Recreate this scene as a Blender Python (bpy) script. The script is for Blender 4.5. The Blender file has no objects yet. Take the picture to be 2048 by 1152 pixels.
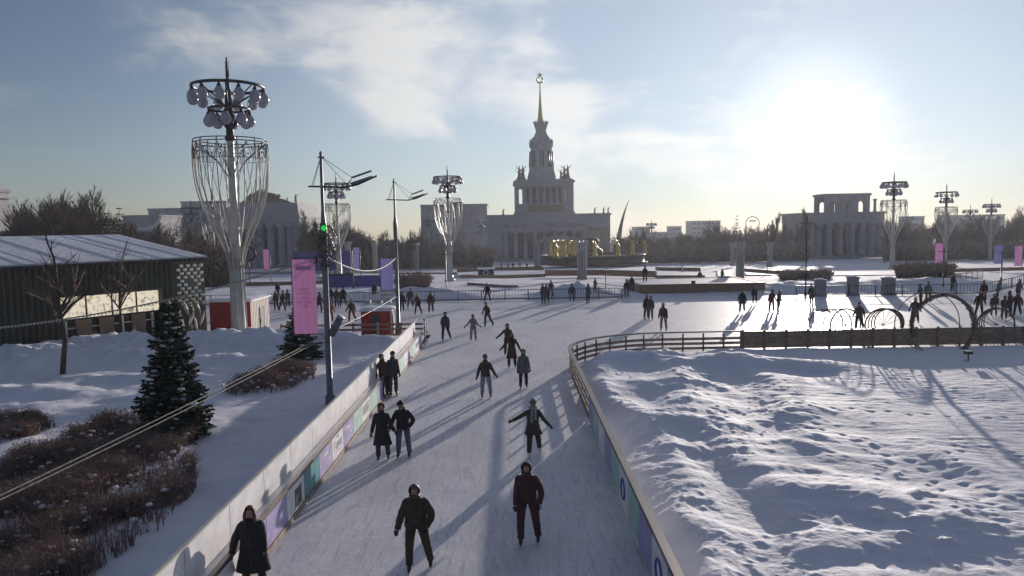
import bpy, math, random
from mathutils import Vector, Matrix, noise as mn
R = math.radians
random.seed(7)
sc = bpy.context.scene
COL = sc.collection

# ---------------------------------------------------------------- camera
F = 1450.0
PITCH = math.atan(121 / F)
ROLL = R(1.0)
CAMZ = 7.0
_fw = Vector((0, math.cos(PITCH), -math.sin(PITCH)))
_up = Vector((0, math.sin(PITCH), math.cos(PITCH)))
_rt = Vector((1, 0, 0))
cr, sr = math.cos(ROLL), math.sin(ROLL)
c_x = _rt * cr - _up * sr
c_y = _rt * sr + _up * cr
c_z = -_fw
cam_d = bpy.data.cameras.new('camera'); cam = bpy.data.objects.new('camera', cam_d); COL.objects.link(cam)
cam_d.sensor_width = 36; cam_d.lens = 36 * F / 2048; cam_d.clip_start = 0.1; cam_d.clip_end = 5000
cam.matrix_world = Matrix(((c_x.x, c_y.x, c_z.x, 0), (c_x.y, c_y.y, c_z.y, 0), (c_x.z, c_y.z, c_z.z, CAMZ), (0, 0, 0, 1)))
sc.camera = cam

def ray(px, py):                                    # direction of a photo pixel (2048 x 1152)
    return c_x * ((px - 1024) / F) + c_y * ((576 - py) / F) + _fw
def at(px, py, Y):
    d = ray(px, py); return Vector((0, 0, CAMZ)) + d * (Y / d.y)
def T(y):                                           # the plaza falls gently away beyond the rink
    if y < 74: return 0.0
    return -0.035 * (min(y, 420) - 74)
def gp(px, py, z=0.0):
    d = ray(px, py); t = (z - CAMZ) / d.z
    return Vector((d.x * t, d.y * t, z))
def gt(px, py, dz=0.0):
    d = ray(px, py); Y = 5.0
    while Y < 900:
        if CAMZ + d.z * Y / d.y <= T(Y) + dz: break
        Y += 0.25
    return Vector((d.x * Y / d.y, Y, T(Y) + dz))

# ---------------------------------------------------------------- light
sd = ray(1622, 246).normalized()                    # towards the sun
SUN_EL = math.asin(sd.z); SUN_AZ = math.atan2(sd.x, sd.y)
sun_d = bpy.data.lights.new('sun', 'SUN'); sun_d.energy = 4.7; sun_d.angle = R(0.6); sun_d.color = (1.0, 0.89, 0.80)
sun = bpy.data.objects.new('sun', sun_d); COL.objects.link(sun)
sun.rotation_euler = sd.to_track_quat('Z', 'Y').to_euler(); sun.location = (0, -5, 60)

sc.view_settings.view_transform = 'Standard'; sc.view_settings.look = 'None'
sc.view_settings.exposure = 0.18; sc.view_settings.gamma = 1.0

w = bpy.data.worlds.new('World'); sc.world = w; w.use_nodes = True
nt = w.node_tree; nt.nodes.clear()
def N(nt, t, **k):
    n = nt.nodes.new(t)
    for a, b in k.items():
        if a.startswith('i_'):
            key = a[2:]; n.inputs[int(key) if key.isdigit() else key].default_value = b
        else: setattr(n, a, b)
    return n
L = lambda nt, a, b: nt.links.new(a, b)
out = N(nt, 'ShaderNodeOutputWorld')
sky = N(nt, 'ShaderNodeTexSky', sky_type='NISHITA', sun_disc=False, sun_elevation=SUN_EL, sun_rotation=SUN_AZ,
        air_density=1.0, dust_density=0.02, ozone_density=2.6, altitude=100)
hs = N(nt, 'ShaderNodeHueSaturation', i_Saturation=0.85, i_Value=1.0); L(nt, sky.outputs[0], hs.inputs['Color'])
bg = N(nt, 'ShaderNodeBackground', i_Strength=0.062)
tc = N(nt, 'ShaderNodeTexCoord')
sepd = N(nt, 'ShaderNodeSeparateXYZ'); L(nt, tc.outputs['Generated'], sepd.inputs[0])
# clouds
mp = N(nt, 'ShaderNodeMapping'); mp.inputs['Scale'].default_value = (1.0, 1.0, 2.6); L(nt, tc.outputs['Generated'], mp.inputs[0])
nz0 = N(nt, 'ShaderNodeTexNoise', i_Scale=3.2, i_Detail=4.0, i_Roughness=0.55); L(nt, mp.outputs[0], nz0.inputs['Vector'])
vm = N(nt, 'ShaderNodeVectorMath', operation='MULTIPLY_ADD'); L(nt, nz0.outputs['Color'], vm.inputs[0])
vm.inputs[1].default_value = (0.35, 0.35, 0.25); L(nt, mp.outputs[0], vm.inputs[2])
nz = N(nt, 'ShaderNodeTexNoise', i_Scale=5.8, i_Detail=9.0, i_Roughness=0.54, i_Distortion=0.3); L(nt, vm.outputs[0], nz.inputs['Vector'])
def dotnode(d):
    n = N(nt, 'ShaderNodeVectorMath', operation='DOT_PRODUCT'); L(nt, tc.outputs['Generated'], n.inputs[0]); n.inputs[1].default_value = d; return n
def bump(px, py, rad, amp):
    d = ray(px, py).normalized(); n = dotnode(d)
    m = N(nt, 'ShaderNodeMapRange', interpolation_type='SMOOTHSTEP'); L(nt, n.outputs['Value'], m.inputs[0])
    m.inputs[1].default_value = math.cos(R(rad)); m.inputs[2].default_value = 1.0; m.inputs[3].default_value = 0; m.inputs[4].default_value = amp
    return m.outputs[0]
acc = nz.outputs['Fac']
for b in [(270, 60, 6.0, .13), (420, 110, 6, .11), (720, 70, 6.0, .15), (860, 130, 6.5, .21), (1080, 180, 5.5, .17), (1360, 240, 5.5, .13), (1480, 310, 6, .11), (1740, 325, 6, .12), (1880, 320, 5, .08), (1160, 290, 5, .08), (800, 260, 6, .08), (1200, 300, 7, .1),
          (20, 150, 3, .08), (60, 30, 5, -.14), (600, 330, 7, -.1), (250, 290, 8, -.12), (1300, 60, 9, -.1), (1900, 100, 9, -.1)]:
    a = N(nt, 'ShaderNodeMath', operation='ADD'); L(nt, acc, a.inputs[0]); L(nt, bump(*b), a.inputs[1]); acc = a.outputs[0]
cm = N(nt, 'ShaderNodeMapRange', interpolation_type='SMOOTHSTEP'); L(nt, acc, cm.inputs[0])
cm.inputs[1].default_value = 0.50; cm.inputs[2].default_value = 0.86; cm.inputs[3].default_value = 0; cm.inputs[4].default_value = 0.72
# no cloud overhead
zf = N(nt, 'ShaderNodeMapRange'); L(nt, sepd.outputs['Z'], zf.inputs[0])
zf.inputs[1].default_value = 0.34; zf.inputs[2].default_value = 0.6; zf.inputs[3].default_value = 1; zf.inputs[4].default_value = 0.15
cmz = N(nt, 'ShaderNodeMath', operation='MULTIPLY'); L(nt, cm.outputs[0], cmz.inputs[0]); L(nt, zf.outputs[0], cmz.inputs[1])
sdot = dotnode(sd)
# cloud brightness rises toward the sun
cb = N(nt, 'ShaderNodeMapRange'); L(nt, sdot.outputs['Value'], cb.inputs[0])
cb.inputs[1].default_value = 0.0; cb.inputs[2].default_value = 1.0; cb.inputs[3].default_value = 0.27; cb.inputs[4].default_value = 0.64
ccol = N(nt, 'ShaderNodeMix', data_type='RGBA'); L(nt, sdot.outputs['Value'], ccol.inputs[0])
ccol.inputs[6].default_value = (0.80, 0.86, 0.98, 1); ccol.inputs[7].default_value = (1.0, 0.95, 0.86, 1)
cbg = N(nt, 'ShaderNodeBackground'); L(nt, ccol.outputs[2], cbg.inputs[0]); L(nt, cb.outputs[0], cbg.inputs[1])
tint = N(nt, 'ShaderNodeMix', data_type='RGBA', blend_type='MULTIPLY'); tint.inputs[0].default_value = 1.0; L(nt, hs.outputs[0], tint.inputs[6]); tint.inputs[7].default_value = (.91, .97, 1.15, 1); L(nt, tint.outputs[2], bg.inputs[0])
mix = N(nt, 'ShaderNodeMixShader'); L(nt, cmz.outputs[0], mix.inputs[0]); L(nt, bg.outputs[0], mix.inputs[1]); L(nt, cbg.outputs[0], mix.inputs[2])
# the bright air round the low sun
cur = mix
for (rad, st, colr, ex) in [(3.5, 2.2, (1.0, .98, .93), 2.6), (8.5, .24, (1.0, .93, .78), 2.4), (18.0, .12, (1.0, .95, .82), 1.7), (60.0, .30, (.93, .97, .98), 1.7)]:
    m = N(nt, 'ShaderNodeMapRange', interpolation_type='SMOOTHSTEP'); L(nt, sdot.outputs['Value'], m.inputs[0])
    m.inputs[1].default_value = math.cos(R(rad)); m.inputs[2].default_value = 1.0; m.inputs[3].default_value = 0; m.inputs[4].default_value = 1
    p = N(nt, 'ShaderNodeMath', operation='POWER'); L(nt, m.outputs[0], p.inputs[0]); p.inputs[1].default_value = ex
    q = N(nt, 'ShaderNodeMath', operation='MULTIPLY'); L(nt, p.outputs[0], q.inputs[0]); q.inputs[1].default_value = st
    g = N(nt, 'ShaderNodeBackground'); g.inputs[0].default_value = (*colr, 1); L(nt, q.outputs[0], g.inputs[1])
    a = N(nt, 'ShaderNodeAddShader'); L(nt, cur.outputs[0], a.inputs[0]); L(nt, g.outputs[0], a.inputs[1]); cur = a
# added fill: unseen sky overhead brightened to lift the shaded snow
vz = N(nt, 'ShaderNodeMapRange', interpolation_type='SMOOTHSTEP'); L(nt, sepd.outputs['Z'], vz.inputs[0]); vz.inputs[1].default_value = .36; vz.inputs[2].default_value = .75; vz.inputs[3].default_value = 0; vz.inputs[4].default_value = .066
vb = N(nt, 'ShaderNodeBackground'); vb.inputs[0].default_value = (.92, .92, 1.10, 1); L(nt, vz.outputs[0], vb.inputs[1])
a = N(nt, 'ShaderNodeAddShader'); L(nt, cur.outputs[0], a.inputs[0]); L(nt, vb.outputs[0], a.inputs[1]); cur = a
L(nt, cur.outputs[0], out.inputs[0])

# ---------------------------------------------------------------- materials
def mat(name, col, rough=0.7, metal=0.0, nscale=0, namt=0.15, bscale=0, bamt=0.1, spec=None, col2=None, emit=None, estr=0, stretch=None, trans=0, thr=(0.35, 0.65)):
    m = bpy.data.materials.new(name); m.use_nodes = True; t = m.node_tree
    b = t.nodes['Principled BSDF']; b.inputs['Base Color'].default_value = (*col, 1)
    b.inputs['Roughness'].default_value = rough; b.inputs['Metallic'].default_value = metal
    if spec is not None: b.inputs['Specular IOR Level'].default_value = spec
    if emit: b.inputs['Emission Color'].default_value = (*emit, 1); b.inputs['Emission Strength'].default_value = estr
    if trans: b.inputs['Transmission Weight'].default_value = trans
    if nscale or bscale:
        c = t.nodes.new('ShaderNodeTexCoord'); mpn = t.nodes.new('ShaderNodeMapping'); L(t, c.outputs['Object'], mpn.inputs[0])
        if stretch: mpn.inputs['Scale'].default_value = stretch
    if nscale:
        n = t.nodes.new('ShaderNodeTexNoise'); n.inputs['Scale'].default_value = nscale; n.inputs['Detail'].default_value = 5; L(t, mpn.outputs[0], n.inputs['Vector'])
        mr = t.nodes.new('ShaderNodeMapRange'); L(t, n.outputs['Fac'], mr.inputs[0]); mr.inputs[1].default_value = thr[0]; mr.inputs[2].default_value = thr[1]
        x = t.nodes.new('ShaderNodeMix'); x.data_type = 'RGBA'; L(t, mr.outputs[0], x.inputs[0])
        lo = tuple(v * (1 - namt) for v in col) if col2 is None else col2
        x.inputs[6].default_value = (*lo, 1); x.inputs[7].default_value = (*[min(1, v * (1 + (namt if col2 is None else 0))) for v in col], 1)
        L(t, x.outputs[2], b.inputs['Base Color'])
    if bscale:
        n2 = t.nodes.new('ShaderNodeTexNoise'); n2.inputs['Scale'].default_value = bscale; n2.inputs['Detail'].default_value = 6; n2.inputs['Roughness'].default_value = .6; L(t, mpn.outputs[0], n2.inputs['Vector'])
        bp = t.nodes.new('ShaderNodeBump'); bp.inputs['Strength'].default_value = 1.0; bp.inputs['Distance'].default_value = bamt; L(t, n2.outputs['Fac'], bp.inputs['Height']); L(t, bp.outputs[0], b.inputs['Normal'])
    return m
M = {}
M['snow'] = mat('snow', (.75, .745, .80), .75, nscale=1.2, namt=.04, bscale=9, bamt=.025, spec=.25)
M['snow_far'] = mat('snow_far', (.70, .70, .75), .8, nscale=.12, namt=.12, bscale=1.5, bamt=.06, spec=.2)
M['snow_dirty'] = mat('snow_trodden', (.62, .63, .66), .8, nscale=.6, namt=.2, bscale=5, bamt=.04, spec=.2)
M['path'] = mat('icy_paving', (.42, .44, .49), .6, nscale=.5, namt=.25, bscale=4, bamt=.02)
# rink ice: worn, scratched, slightly glossy
m = mat('rink_ice', (.70, .71, .73), .5, spec=.14); t = m.node_tree; b = t.nodes['Principled BSDF']
c = t.nodes.new('ShaderNodeTexCoord')
def ns(scale, stretch, rot=0, det=4):
    mpn = t.nodes.new('ShaderNodeMapping'); mpn.inputs['Scale'].default_value = stretch; mpn.inputs['Rotation'].default_value = (0, 0, rot); L(t, c.outputs['Object'], mpn.inputs[0])
    n = t.nodes.new('ShaderNodeTexNoise'); n.inputs['Scale'].default_value = scale; n.inputs['Detail'].default_value = det; n.inputs['Distortion'].default_value = .9; L(t, mpn.outputs[0], n.inputs['Vector']); return n.outputs['Fac']
def mr(x, a, bb, lo, hi):
    q = t.nodes.new('ShaderNodeMapRange'); L(t, x, q.inputs[0])
    for i, v in enumerate((a, bb, lo, hi)): q.inputs[i + 1].default_value = v
    return q.outputs[0]
big = ns(.35, (1, 1, 1), 0, 5); sc1 = ns(3.0, (3.4, .35, 1), .12, 6); sc2 = ns(3.0, (3.0, .3, 1), -.35, 6); mott = ns(6, (1, 1, 1), 0, 6)
def mul(a, bb, op='MULTIPLY'):
    q = t.nodes.new('ShaderNodeMath'); q.operation = op; L(t, a, q.inputs[0]); L(t, bb, q.inputs[1]); return q.outputs[0]
v = mul(mul(mr(big, .3, .7, .86, 1.08), mr(sc1, .54, .66, 1.0, .78)), mul(mr(sc2, .56, .68, 1.0, .87), mr(mott, .3, .7, .90, 1.07)))
sc3 = ns(9.0, (2.2, .18, 1), .6, 5); sc4 = ns(11.0, (.2, 1.6, 1), .25, 5); v = mul(v, mul(mr(sc3, .60, .66, 1.0, 1.17), mr(sc4, .62, .68, 1.0, .95)))
vm2 = t.nodes.new('ShaderNodeVectorMath'); vm2.operation = 'SCALE'; vm2.inputs[0].default_value = (.72, .705, .735); L(t, v, vm2.inputs['Scale']); L(t, vm2.outputs[0], b.inputs['Base Color'])
L(t, mr(mott, .3, .7, .46, .66), b.inputs['Roughness'])
bp = t.nodes.new('ShaderNodeBump'); bp.inputs['Distance'].default_value = .006; bp.inputs['Strength'].default_value = .8; L(t, mul(mul(sc1, sc2), mott, 'ADD'), bp.inputs['Height']); L(t, bp.outputs[0], b.inputs['Normal'])
M['ice'] = m
M['white'] = mat('white_board', (.76, .74, .75), .45, nscale=2.5, namt=.1)
M['fence'] = mat('fence_wood', (.36, .25, .19), .7, nscale=2, namt=.35, stretch=(1, 1, 5), bscale=18, bamt=.006)
M['dbrown'] = mat('dark_brown_basin', (.085, .055, .040), .6, nscale=.6, namt=.4)
M['mint'] = mat('mint_panel', (.36, .56, .47), .45, nscale=3, namt=.12)
M['lav'] = mat('lavender_panel', (.36, .32, .54), .45, nscale=3, namt=.14)
M['teal'] = mat('teal_panel', (.10, .30, .32), .45, nscale=3, namt=.15)
M['blue'] = mat('blue_print', (.05, .07, .35), .5, nscale=3, namt=.1)
M['rail'] = mat('wood_rail', (.15, .105, .09), .4, nscale=8, namt=.3, stretch=(1, .1, 1))
M['wood'] = mat('brown_wood', (.25, .145, .09), .6, nscale=4, namt=.4, stretch=(1, 1, 6), bscale=20, bamt=.005)
M['woodlt'] = mat('pale_wood', (.30, .22, .17), .6, nscale=5, namt=.3)
M['dark'] = mat('dark_metal', (.045, .045, .055), .45, metal=.6, nscale=5, namt=.3)
M['grey'] = mat('grey_metal', (.16, .17, .19), .45, metal=.5, nscale=5, namt=.2)
M['lampw'] = mat('cream_lamp_paint', (.50, .47, .43), .35, nscale=2, namt=.14)
M['lampd'] = mat('bronze_lamp_paint', (.07, .06, .055), .4, metal=.4, nscale=4, namt=.3)
M['glass'] = mat('frosted_globe', (.52, .50, .56), .15, nscale=3, namt=.08, trans=.35)
M['stone'] = mat('pale_stone', (.32, .315, .335), .8, nscale=.5, namt=.14, bscale=2, bamt=.03)
M['stone2'] = mat('warm_stone', (.24, .17, .14), .8, nscale=.4, namt=.25)
M['stoned'] = mat('window_recess', (.045, .042, .055), .4, nscale=.5, namt=.4)
M['gold'] = mat('gilding', (.62, .46, .13), .32, metal=.75, nscale=3, namt=.25)
M['goldd'] = mat('weathered_gilding', (.20, .16, .07), .5, metal=.5, nscale=2, namt=.4)
M['concrete'] = mat('concrete', (.27, .27, .28), .85, nscale=.3, namt=.16)
M['panelblue'] = mat('prefab_grey', (.30, .31, .34), .8, nscale=.2, namt=.12)
M['bark'] = mat('bark', (.085, .058, .045), .9, nscale=6, namt=.35, stretch=(1, 1, .3))
M['twig'] = mat('twig', (.115, .075, .058), .9, nscale=.5, namt=.3)
M['twigred'] = mat('red_twig', (.21, .14, .12), .85, nscale=.8, namt=.45)
M['twigpale'] = mat('pale_seed_head', (.30, .22, .18), .85, nscale=3, namt=.3)
M['needle'] = mat('spruce_needle', (.036, .055, .038), .8, nscale=2.5, namt=.4)
M['red'] = mat('red_cabin_board', (.30, .018, .020), .5, nscale=3, namt=.2, stretch=(1, 1, .2))
M['cabw'] = mat('cream_cabin_board', (.56, .50, .45), .6, nscale=3, namt=.12, stretch=(4, 4, .3))
M['green'] = mat('dark_green_cladding', (.12, .15, .125), .38, metal=.3, nscale=.7, namt=.5, col2=(.16, .115, .085))
M['mirror'] = mat('mirror_disc', (.85, .80, .70), .12, metal=1.0, nscale=2, namt=.1)
M['mglass'] = mat('mirrored_window_band', (.92, .86, .74), .03, metal=1.0, nscale=.8, namt=.08)
M['skyreflect'] = mat('painted_reflection_band', (.5, .46, .38), .3)  # mirrored sky and branches painted into the glass as emission
t = M['skyreflect'].node_tree; b = t.nodes['Principled BSDF']; c = t.nodes.new('ShaderNodeTexCoord'); vo = t.nodes.new('ShaderNodeTexNoise'); vo.inputs['Scale'].default_value = 2.6; vo.inputs['Detail'].default_value = 9; vo.inputs['Roughness'].default_value = .75; vo.inputs['Distortion'].default_value = 1.2
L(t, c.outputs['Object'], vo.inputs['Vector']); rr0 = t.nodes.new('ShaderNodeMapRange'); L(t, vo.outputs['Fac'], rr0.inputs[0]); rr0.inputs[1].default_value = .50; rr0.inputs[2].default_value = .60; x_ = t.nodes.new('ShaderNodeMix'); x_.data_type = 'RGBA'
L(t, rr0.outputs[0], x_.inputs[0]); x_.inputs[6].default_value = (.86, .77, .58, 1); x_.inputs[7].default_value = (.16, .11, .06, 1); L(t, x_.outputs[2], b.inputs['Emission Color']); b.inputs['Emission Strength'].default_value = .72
M['dglass'] = mat('dark_glass', (.03, .03, .035), .08, spec=.7)
M['pink'] = mat('pink_banner', (.86, .36, .68), .7, nscale=1.5, namt=.1, stretch=(6, 6, .3))
M['purple'] = mat('purple_banner_side', (.26, .07, .28), .7, nscale=2, namt=.1)
M['lilac'] = mat('lilac_banner', (.30, .29, .60), .7, nscale=1.5, namt=.1, stretch=(6, 6, .3))
M['violet'] = mat('violet_hoarding', (.075, .07, .26), .6, nscale=.3, namt=.25)
M['glow_green'] = mat('green_lamp', (.02, .5, .06), .4, emit=(.02, .8, .08), estr=.55)
M['cable'] = mat('pale_cable', (.34, .31, .25), .5, nscale=9, namt=.3)
M['garland'] = mat('evergreen_garland', (.03, .05, .03), .8, nscale=8, namt=.4)
M['arch'] = mat('wire_arch', (.13, .105, .075), .8, nscale=8, namt=.4)
M['wirew'] = mat('pale_wire', (.30, .26, .24), .45, nscale=6, namt=.2)

def make_translucent(m, f=.55, col=None):
    t = m.node_tree; b = t.nodes['Principled BSDF']; o = t.nodes['Material Output']; tr = t.nodes.new('ShaderNodeBsdfTranslucent'); tr.inputs[0].default_value = (*(col or tuple(b.inputs['Base Color'].default_value)[:3]), 1)
    mx = t.nodes.new('ShaderNodeMixShader'); mx.inputs[0].default_value = f; L(t, b.outputs[0], mx.inputs[1]); L(t, tr.outputs[0], mx.inputs[2]); L(t, mx.outputs[0], o.inputs['Surface'])
make_translucent(M['pink'], .11, (.80, .32, .56)); make_translucent(M['lilac'], .10, (.42, .38, .75))
# ---------------------------------------------------------------- mesh builder
class MB:
    def __init__(s): s.v = []; s.f = []; s.sm = []
    def add(s, vs, fs, smooth=False):
        o = len(s.v); s.v += [tuple(v) for v in vs]; s.f += [tuple(i + o for i in f) for f in fs]; s.sm += [smooth] * len(fs)
    def box(s, x0, x1, y0, y1, z0, z1):
        s.add([(x0, y0, z0), (x1, y0, z0), (x1, y1, z0), (x0, y1, z0), (x0, y0, z1), (x1, y0, z1), (x1, y1, z1), (x0, y1, z1)],
              [(0, 3, 2, 1), (4, 5, 6, 7), (0, 1, 5, 4), (1, 2, 6, 5), (2, 3, 7, 6), (3, 0, 4, 7)])
    def beam(s, a, b, wd, h, up=(0, 0, 1)):         # box along a-b, width wd sideways, height h
        a = Vector(a); b = Vector(b); d = (b - a).normalized(); up = Vector(up)
        if abs(d.dot(up)) > .98: up = Vector((0, 1, 0))
        sx = d.cross(up).normalized() * wd / 2; uz = sx.cross(d).normalized() * h / 2
        vs = [p + i * sx + j * uz for p in (a, b) for i, j in ((-1, -1), (1, -1), (1, 1), (-1, 1))]
        s.add(vs, [(0, 1, 2, 3), (7, 6, 5, 4), (0, 4, 5, 1), (1, 5, 6, 2), (2, 6, 7, 3), (3, 7, 4, 0)])
    def tube(s, path, rad, n=8, cap=True, smooth=True, closed=False, e=1.0):
        P = [Vector(p) for p in path]; k = len(P)
        if not hasattr(rad, '__len__'): rad = [rad] * k
        d0 = (P[1] - P[0]).normalized(); u = Vector((0, 0, 1)) if abs(d0.z) < .9 else Vector((1, 0, 0))
        u = (u - d0 * u.dot(d0)).normalized(); vs = []
        for i, p in enumerate(P):
            if closed: d = (P[(i + 1) % k] - P[i - 1])
            else: d = (P[min(i + 1, k - 1)] - P[max(i - 1, 0)])
            d = d.normalized() if d.length > 1e-9 else d0
            u = u - d * u.dot(d); u = u.normalized() if u.length > 1e-6 else Vector((1, 0, 0)); q = d.cross(u)
            for j in range(n):
                a = 2 * math.pi * j / n; vs.append(p + u * (math.cos(a) * rad[i]) + q * (math.sin(a) * rad[i] * e))
        fs = []; m_ = k if closed else k - 1
        for i in range(m_):
            i2 = (i + 1) % k
            for j in range(n): fs.append((i * n + j, i * n + (j + 1) % n, i2 * n + (j + 1) % n, i2 * n + j))
        if cap and not closed: fs.append(tuple(range(n - 1, -1, -1))); fs.append(tuple((k - 1) * n + j for j in range(n)))
        s.add(vs, fs, smooth)
    def rings(s, rs, n=14, smooth=True, cap=True):  # (x, y, z, rx, ry[, rot])
        vs = []; k = len(rs)
        for r in rs:
            for j in range(n):
                a = 2 * math.pi * j / n; vs.append((r[0] + math.cos(a) * r[3], r[1] + math.sin(a) * r[4], r[2]))
        fs = [(i * n + j, i * n + (j + 1) % n, (i + 1) * n + (j + 1) % n, (i + 1) * n + j) for i in range(k - 1) for j in range(n)]
        if cap: fs.append(tuple(range(n - 1, -1, -1))); fs.append(tuple((k - 1) * n + j for j in range(n)))
        s.add(vs, fs, smooth)
    def lathe(s, prof, n=16, cx=0, cy=0, smooth=True, rot=0.0):
        vs = []; k = len(prof)
        for z, r in prof:
            for j in range(n):
                a = 2 * math.pi * j / n + rot; vs.append((cx + math.cos(a) * r, cy + math.sin(a) * r, z))
        fs = [(i * n + j, i * n + (j + 1) % n, (i + 1) * n + (j + 1) % n, (i + 1) * n + j) for i in range(k - 1) for j in range(n)]
        fs.append(tuple(range(n - 1, -1, -1))); fs.append(tuple((k - 1) * n + j for j in range(n)))
        s.add(vs, fs, smooth)
    def ball(s, c, rx, ry=None, rz=None, n=10, m_=7):
        ry = ry or rx; rz = rz or rx
        s.rings([(c[0], c[1], c[2] - rz * math.cos(math.pi * (i + .25) / (m_ + .5)), rx * math.sin(math.pi * (i + .25) / (m_ + .5)), ry * math.sin(math.pi * (i + .25) / (m_ + .5))) for i in range(m_ + 1)], n)
    def prism(s, pts, y0, y1):                      # outline in x,z extruded along y
        n = len(pts); s.add([(x, y0, z) for x, z in pts] + [(x, y1, z) for x, z in pts],
              [tuple(range(n)), tuple(range(2 * n - 1, n - 1, -1))] + [(i, (i + 1) % n + 0, (i + 1) % n + n, i + n)[::-1] for i in range(n)])
    def mesh(s, name, m):
        me = bpy.data.meshes.new(name); me.from_pydata(s.v, [], s.f)
        me.polygons.foreach_set('use_smooth', s.sm)
        if m is not None: me.materials.append(m)
        me.update(); return me
    def build(s, name, m, parent=None, loc=(0, 0, 0), rz=0.0):
        if isinstance(m, str): m = M[m]
        o = bpy.data.objects.new(name, s.mesh(name, m)); COL.objects.link(o); o.location = loc; o.rotation_euler = (0, 0, rz)
        if parent is not None: o.parent = parent
        return o
def tag(o, label, cat, group=None):
    o['label'] = label; o['category'] = cat
    if group: o['group'] = group
    return o
def thing(name, label, cat, loc=(0, 0, 0), rz=0.0, group=None, scale=1.0):
    o = bpy.data.objects.new(name, None); COL.objects.link(o); o.location = loc; o.rotation_euler = (0, 0, rz); o.scale = (scale,) * 3
    return tag(o, label, cat, group)
def dup(root, loc, rz, label, scale=None, group=None):
    r = root.copy(); COL.objects.link(r); r.location = loc; r.rotation_euler = (0, 0, rz); r['label'] = label
    if scale is not None: r.scale = scale if hasattr(scale, '__len__') else (scale,) * 3
    if group: r['group'] = group
    for ch in list(root.children):
        c_ = ch.copy(); COL.objects.link(c_); c_.parent = r
        for g in ch.children:
            d_ = g.copy(); COL.objects.link(d_); d_.parent = c_
    return r
def struct(o, kind='structure'): o['kind'] = kind; return o
def text_mesh(txt, size, m, parent, mw, name='lettering'):
    cu = bpy.data.curves.new(name, 'FONT'); cu.body = txt; cu.size = size; cu.extrude = .002; cu.align_x = 'CENTER'; cu.align_y = 'CENTER'
    to = bpy.data.objects.new('tmp_text', cu); COL.objects.link(to)
    dg = bpy.context.evaluated_depsgraph_get(); me = bpy.data.meshes.new_from_object(to.evaluated_get(dg)); bpy.data.objects.remove(to)
    me.materials.clear(); me.materials.append(M[m]); o = bpy.data.objects.new(name, me); COL.objects.link(o); o.parent = parent; o.matrix_local = mw
    return o
# ---------------------------------------------------------------- ground, snow, ice
def fbm(x, y, z=0.0, o=5, h=.9, lac=2.1): return mn.fractal(Vector((x, y, z)), h, lac, o)
def sheet(name, xs, ys, fn, m, parent=None):
    nx, ny = len(xs), len(ys)
    vs = []
    for j, y in enumerate(ys):
        for x in (xs if not callable(xs) else xs(y)): vs.append((x, y, fn(x, y)))
    nx = len(xs)
    fs = [(j * nx + i, j * nx + i + 1, (j + 1) * nx + i + 1, (j + 1) * nx + i) for j in range(ny - 1) for i in range(nx - 1)]
    mb = MB(); mb.add(vs, fs, True); o = mb.build(name, m); o['kind'] = 'structure'; return o
def lin(a, b, n): return [a + (b - a) * i / (n - 1) for i in range(n)]
def geo(a, b, n): return [a * (b / a) ** (i / (n - 1)) for i in range(n)]
def sm(a, b, x):
    t = max(0, min(1, (x - a) / (b - a))); return t * t * (3 - 2 * t)

sheet('ground', lin(-700, 700, 60), lin(-30, 74, 8)[:-1] + lin(74, 760, 80), lambda x, y: T(y) - .35, 'snow_far')
XL, XR = -5.42, 2.66                     # faces of the two long barriers
YN, YF, YI = 47.6, 69.6, 39.8            # near-left edge, far edge, island edge of the big rink
# one sheet of ice: the lane between the barriers and the wide rink beyond
mb = MB()
mb.add([(XL, 4, 0), (XR + .05, 4, 0), (XR + .05, 33.5, 0), (XR + 6.2, 33.5, 0), (XR + 6.2, 39.9, 0), (62, 39.9, 0), (62, YF, 0), (-62, YF, 0), (-62, YN, 0), (XL, YN, 0)], [tuple(range(10))])
struct(mb.build('ice_rink', 'ice'))

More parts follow.
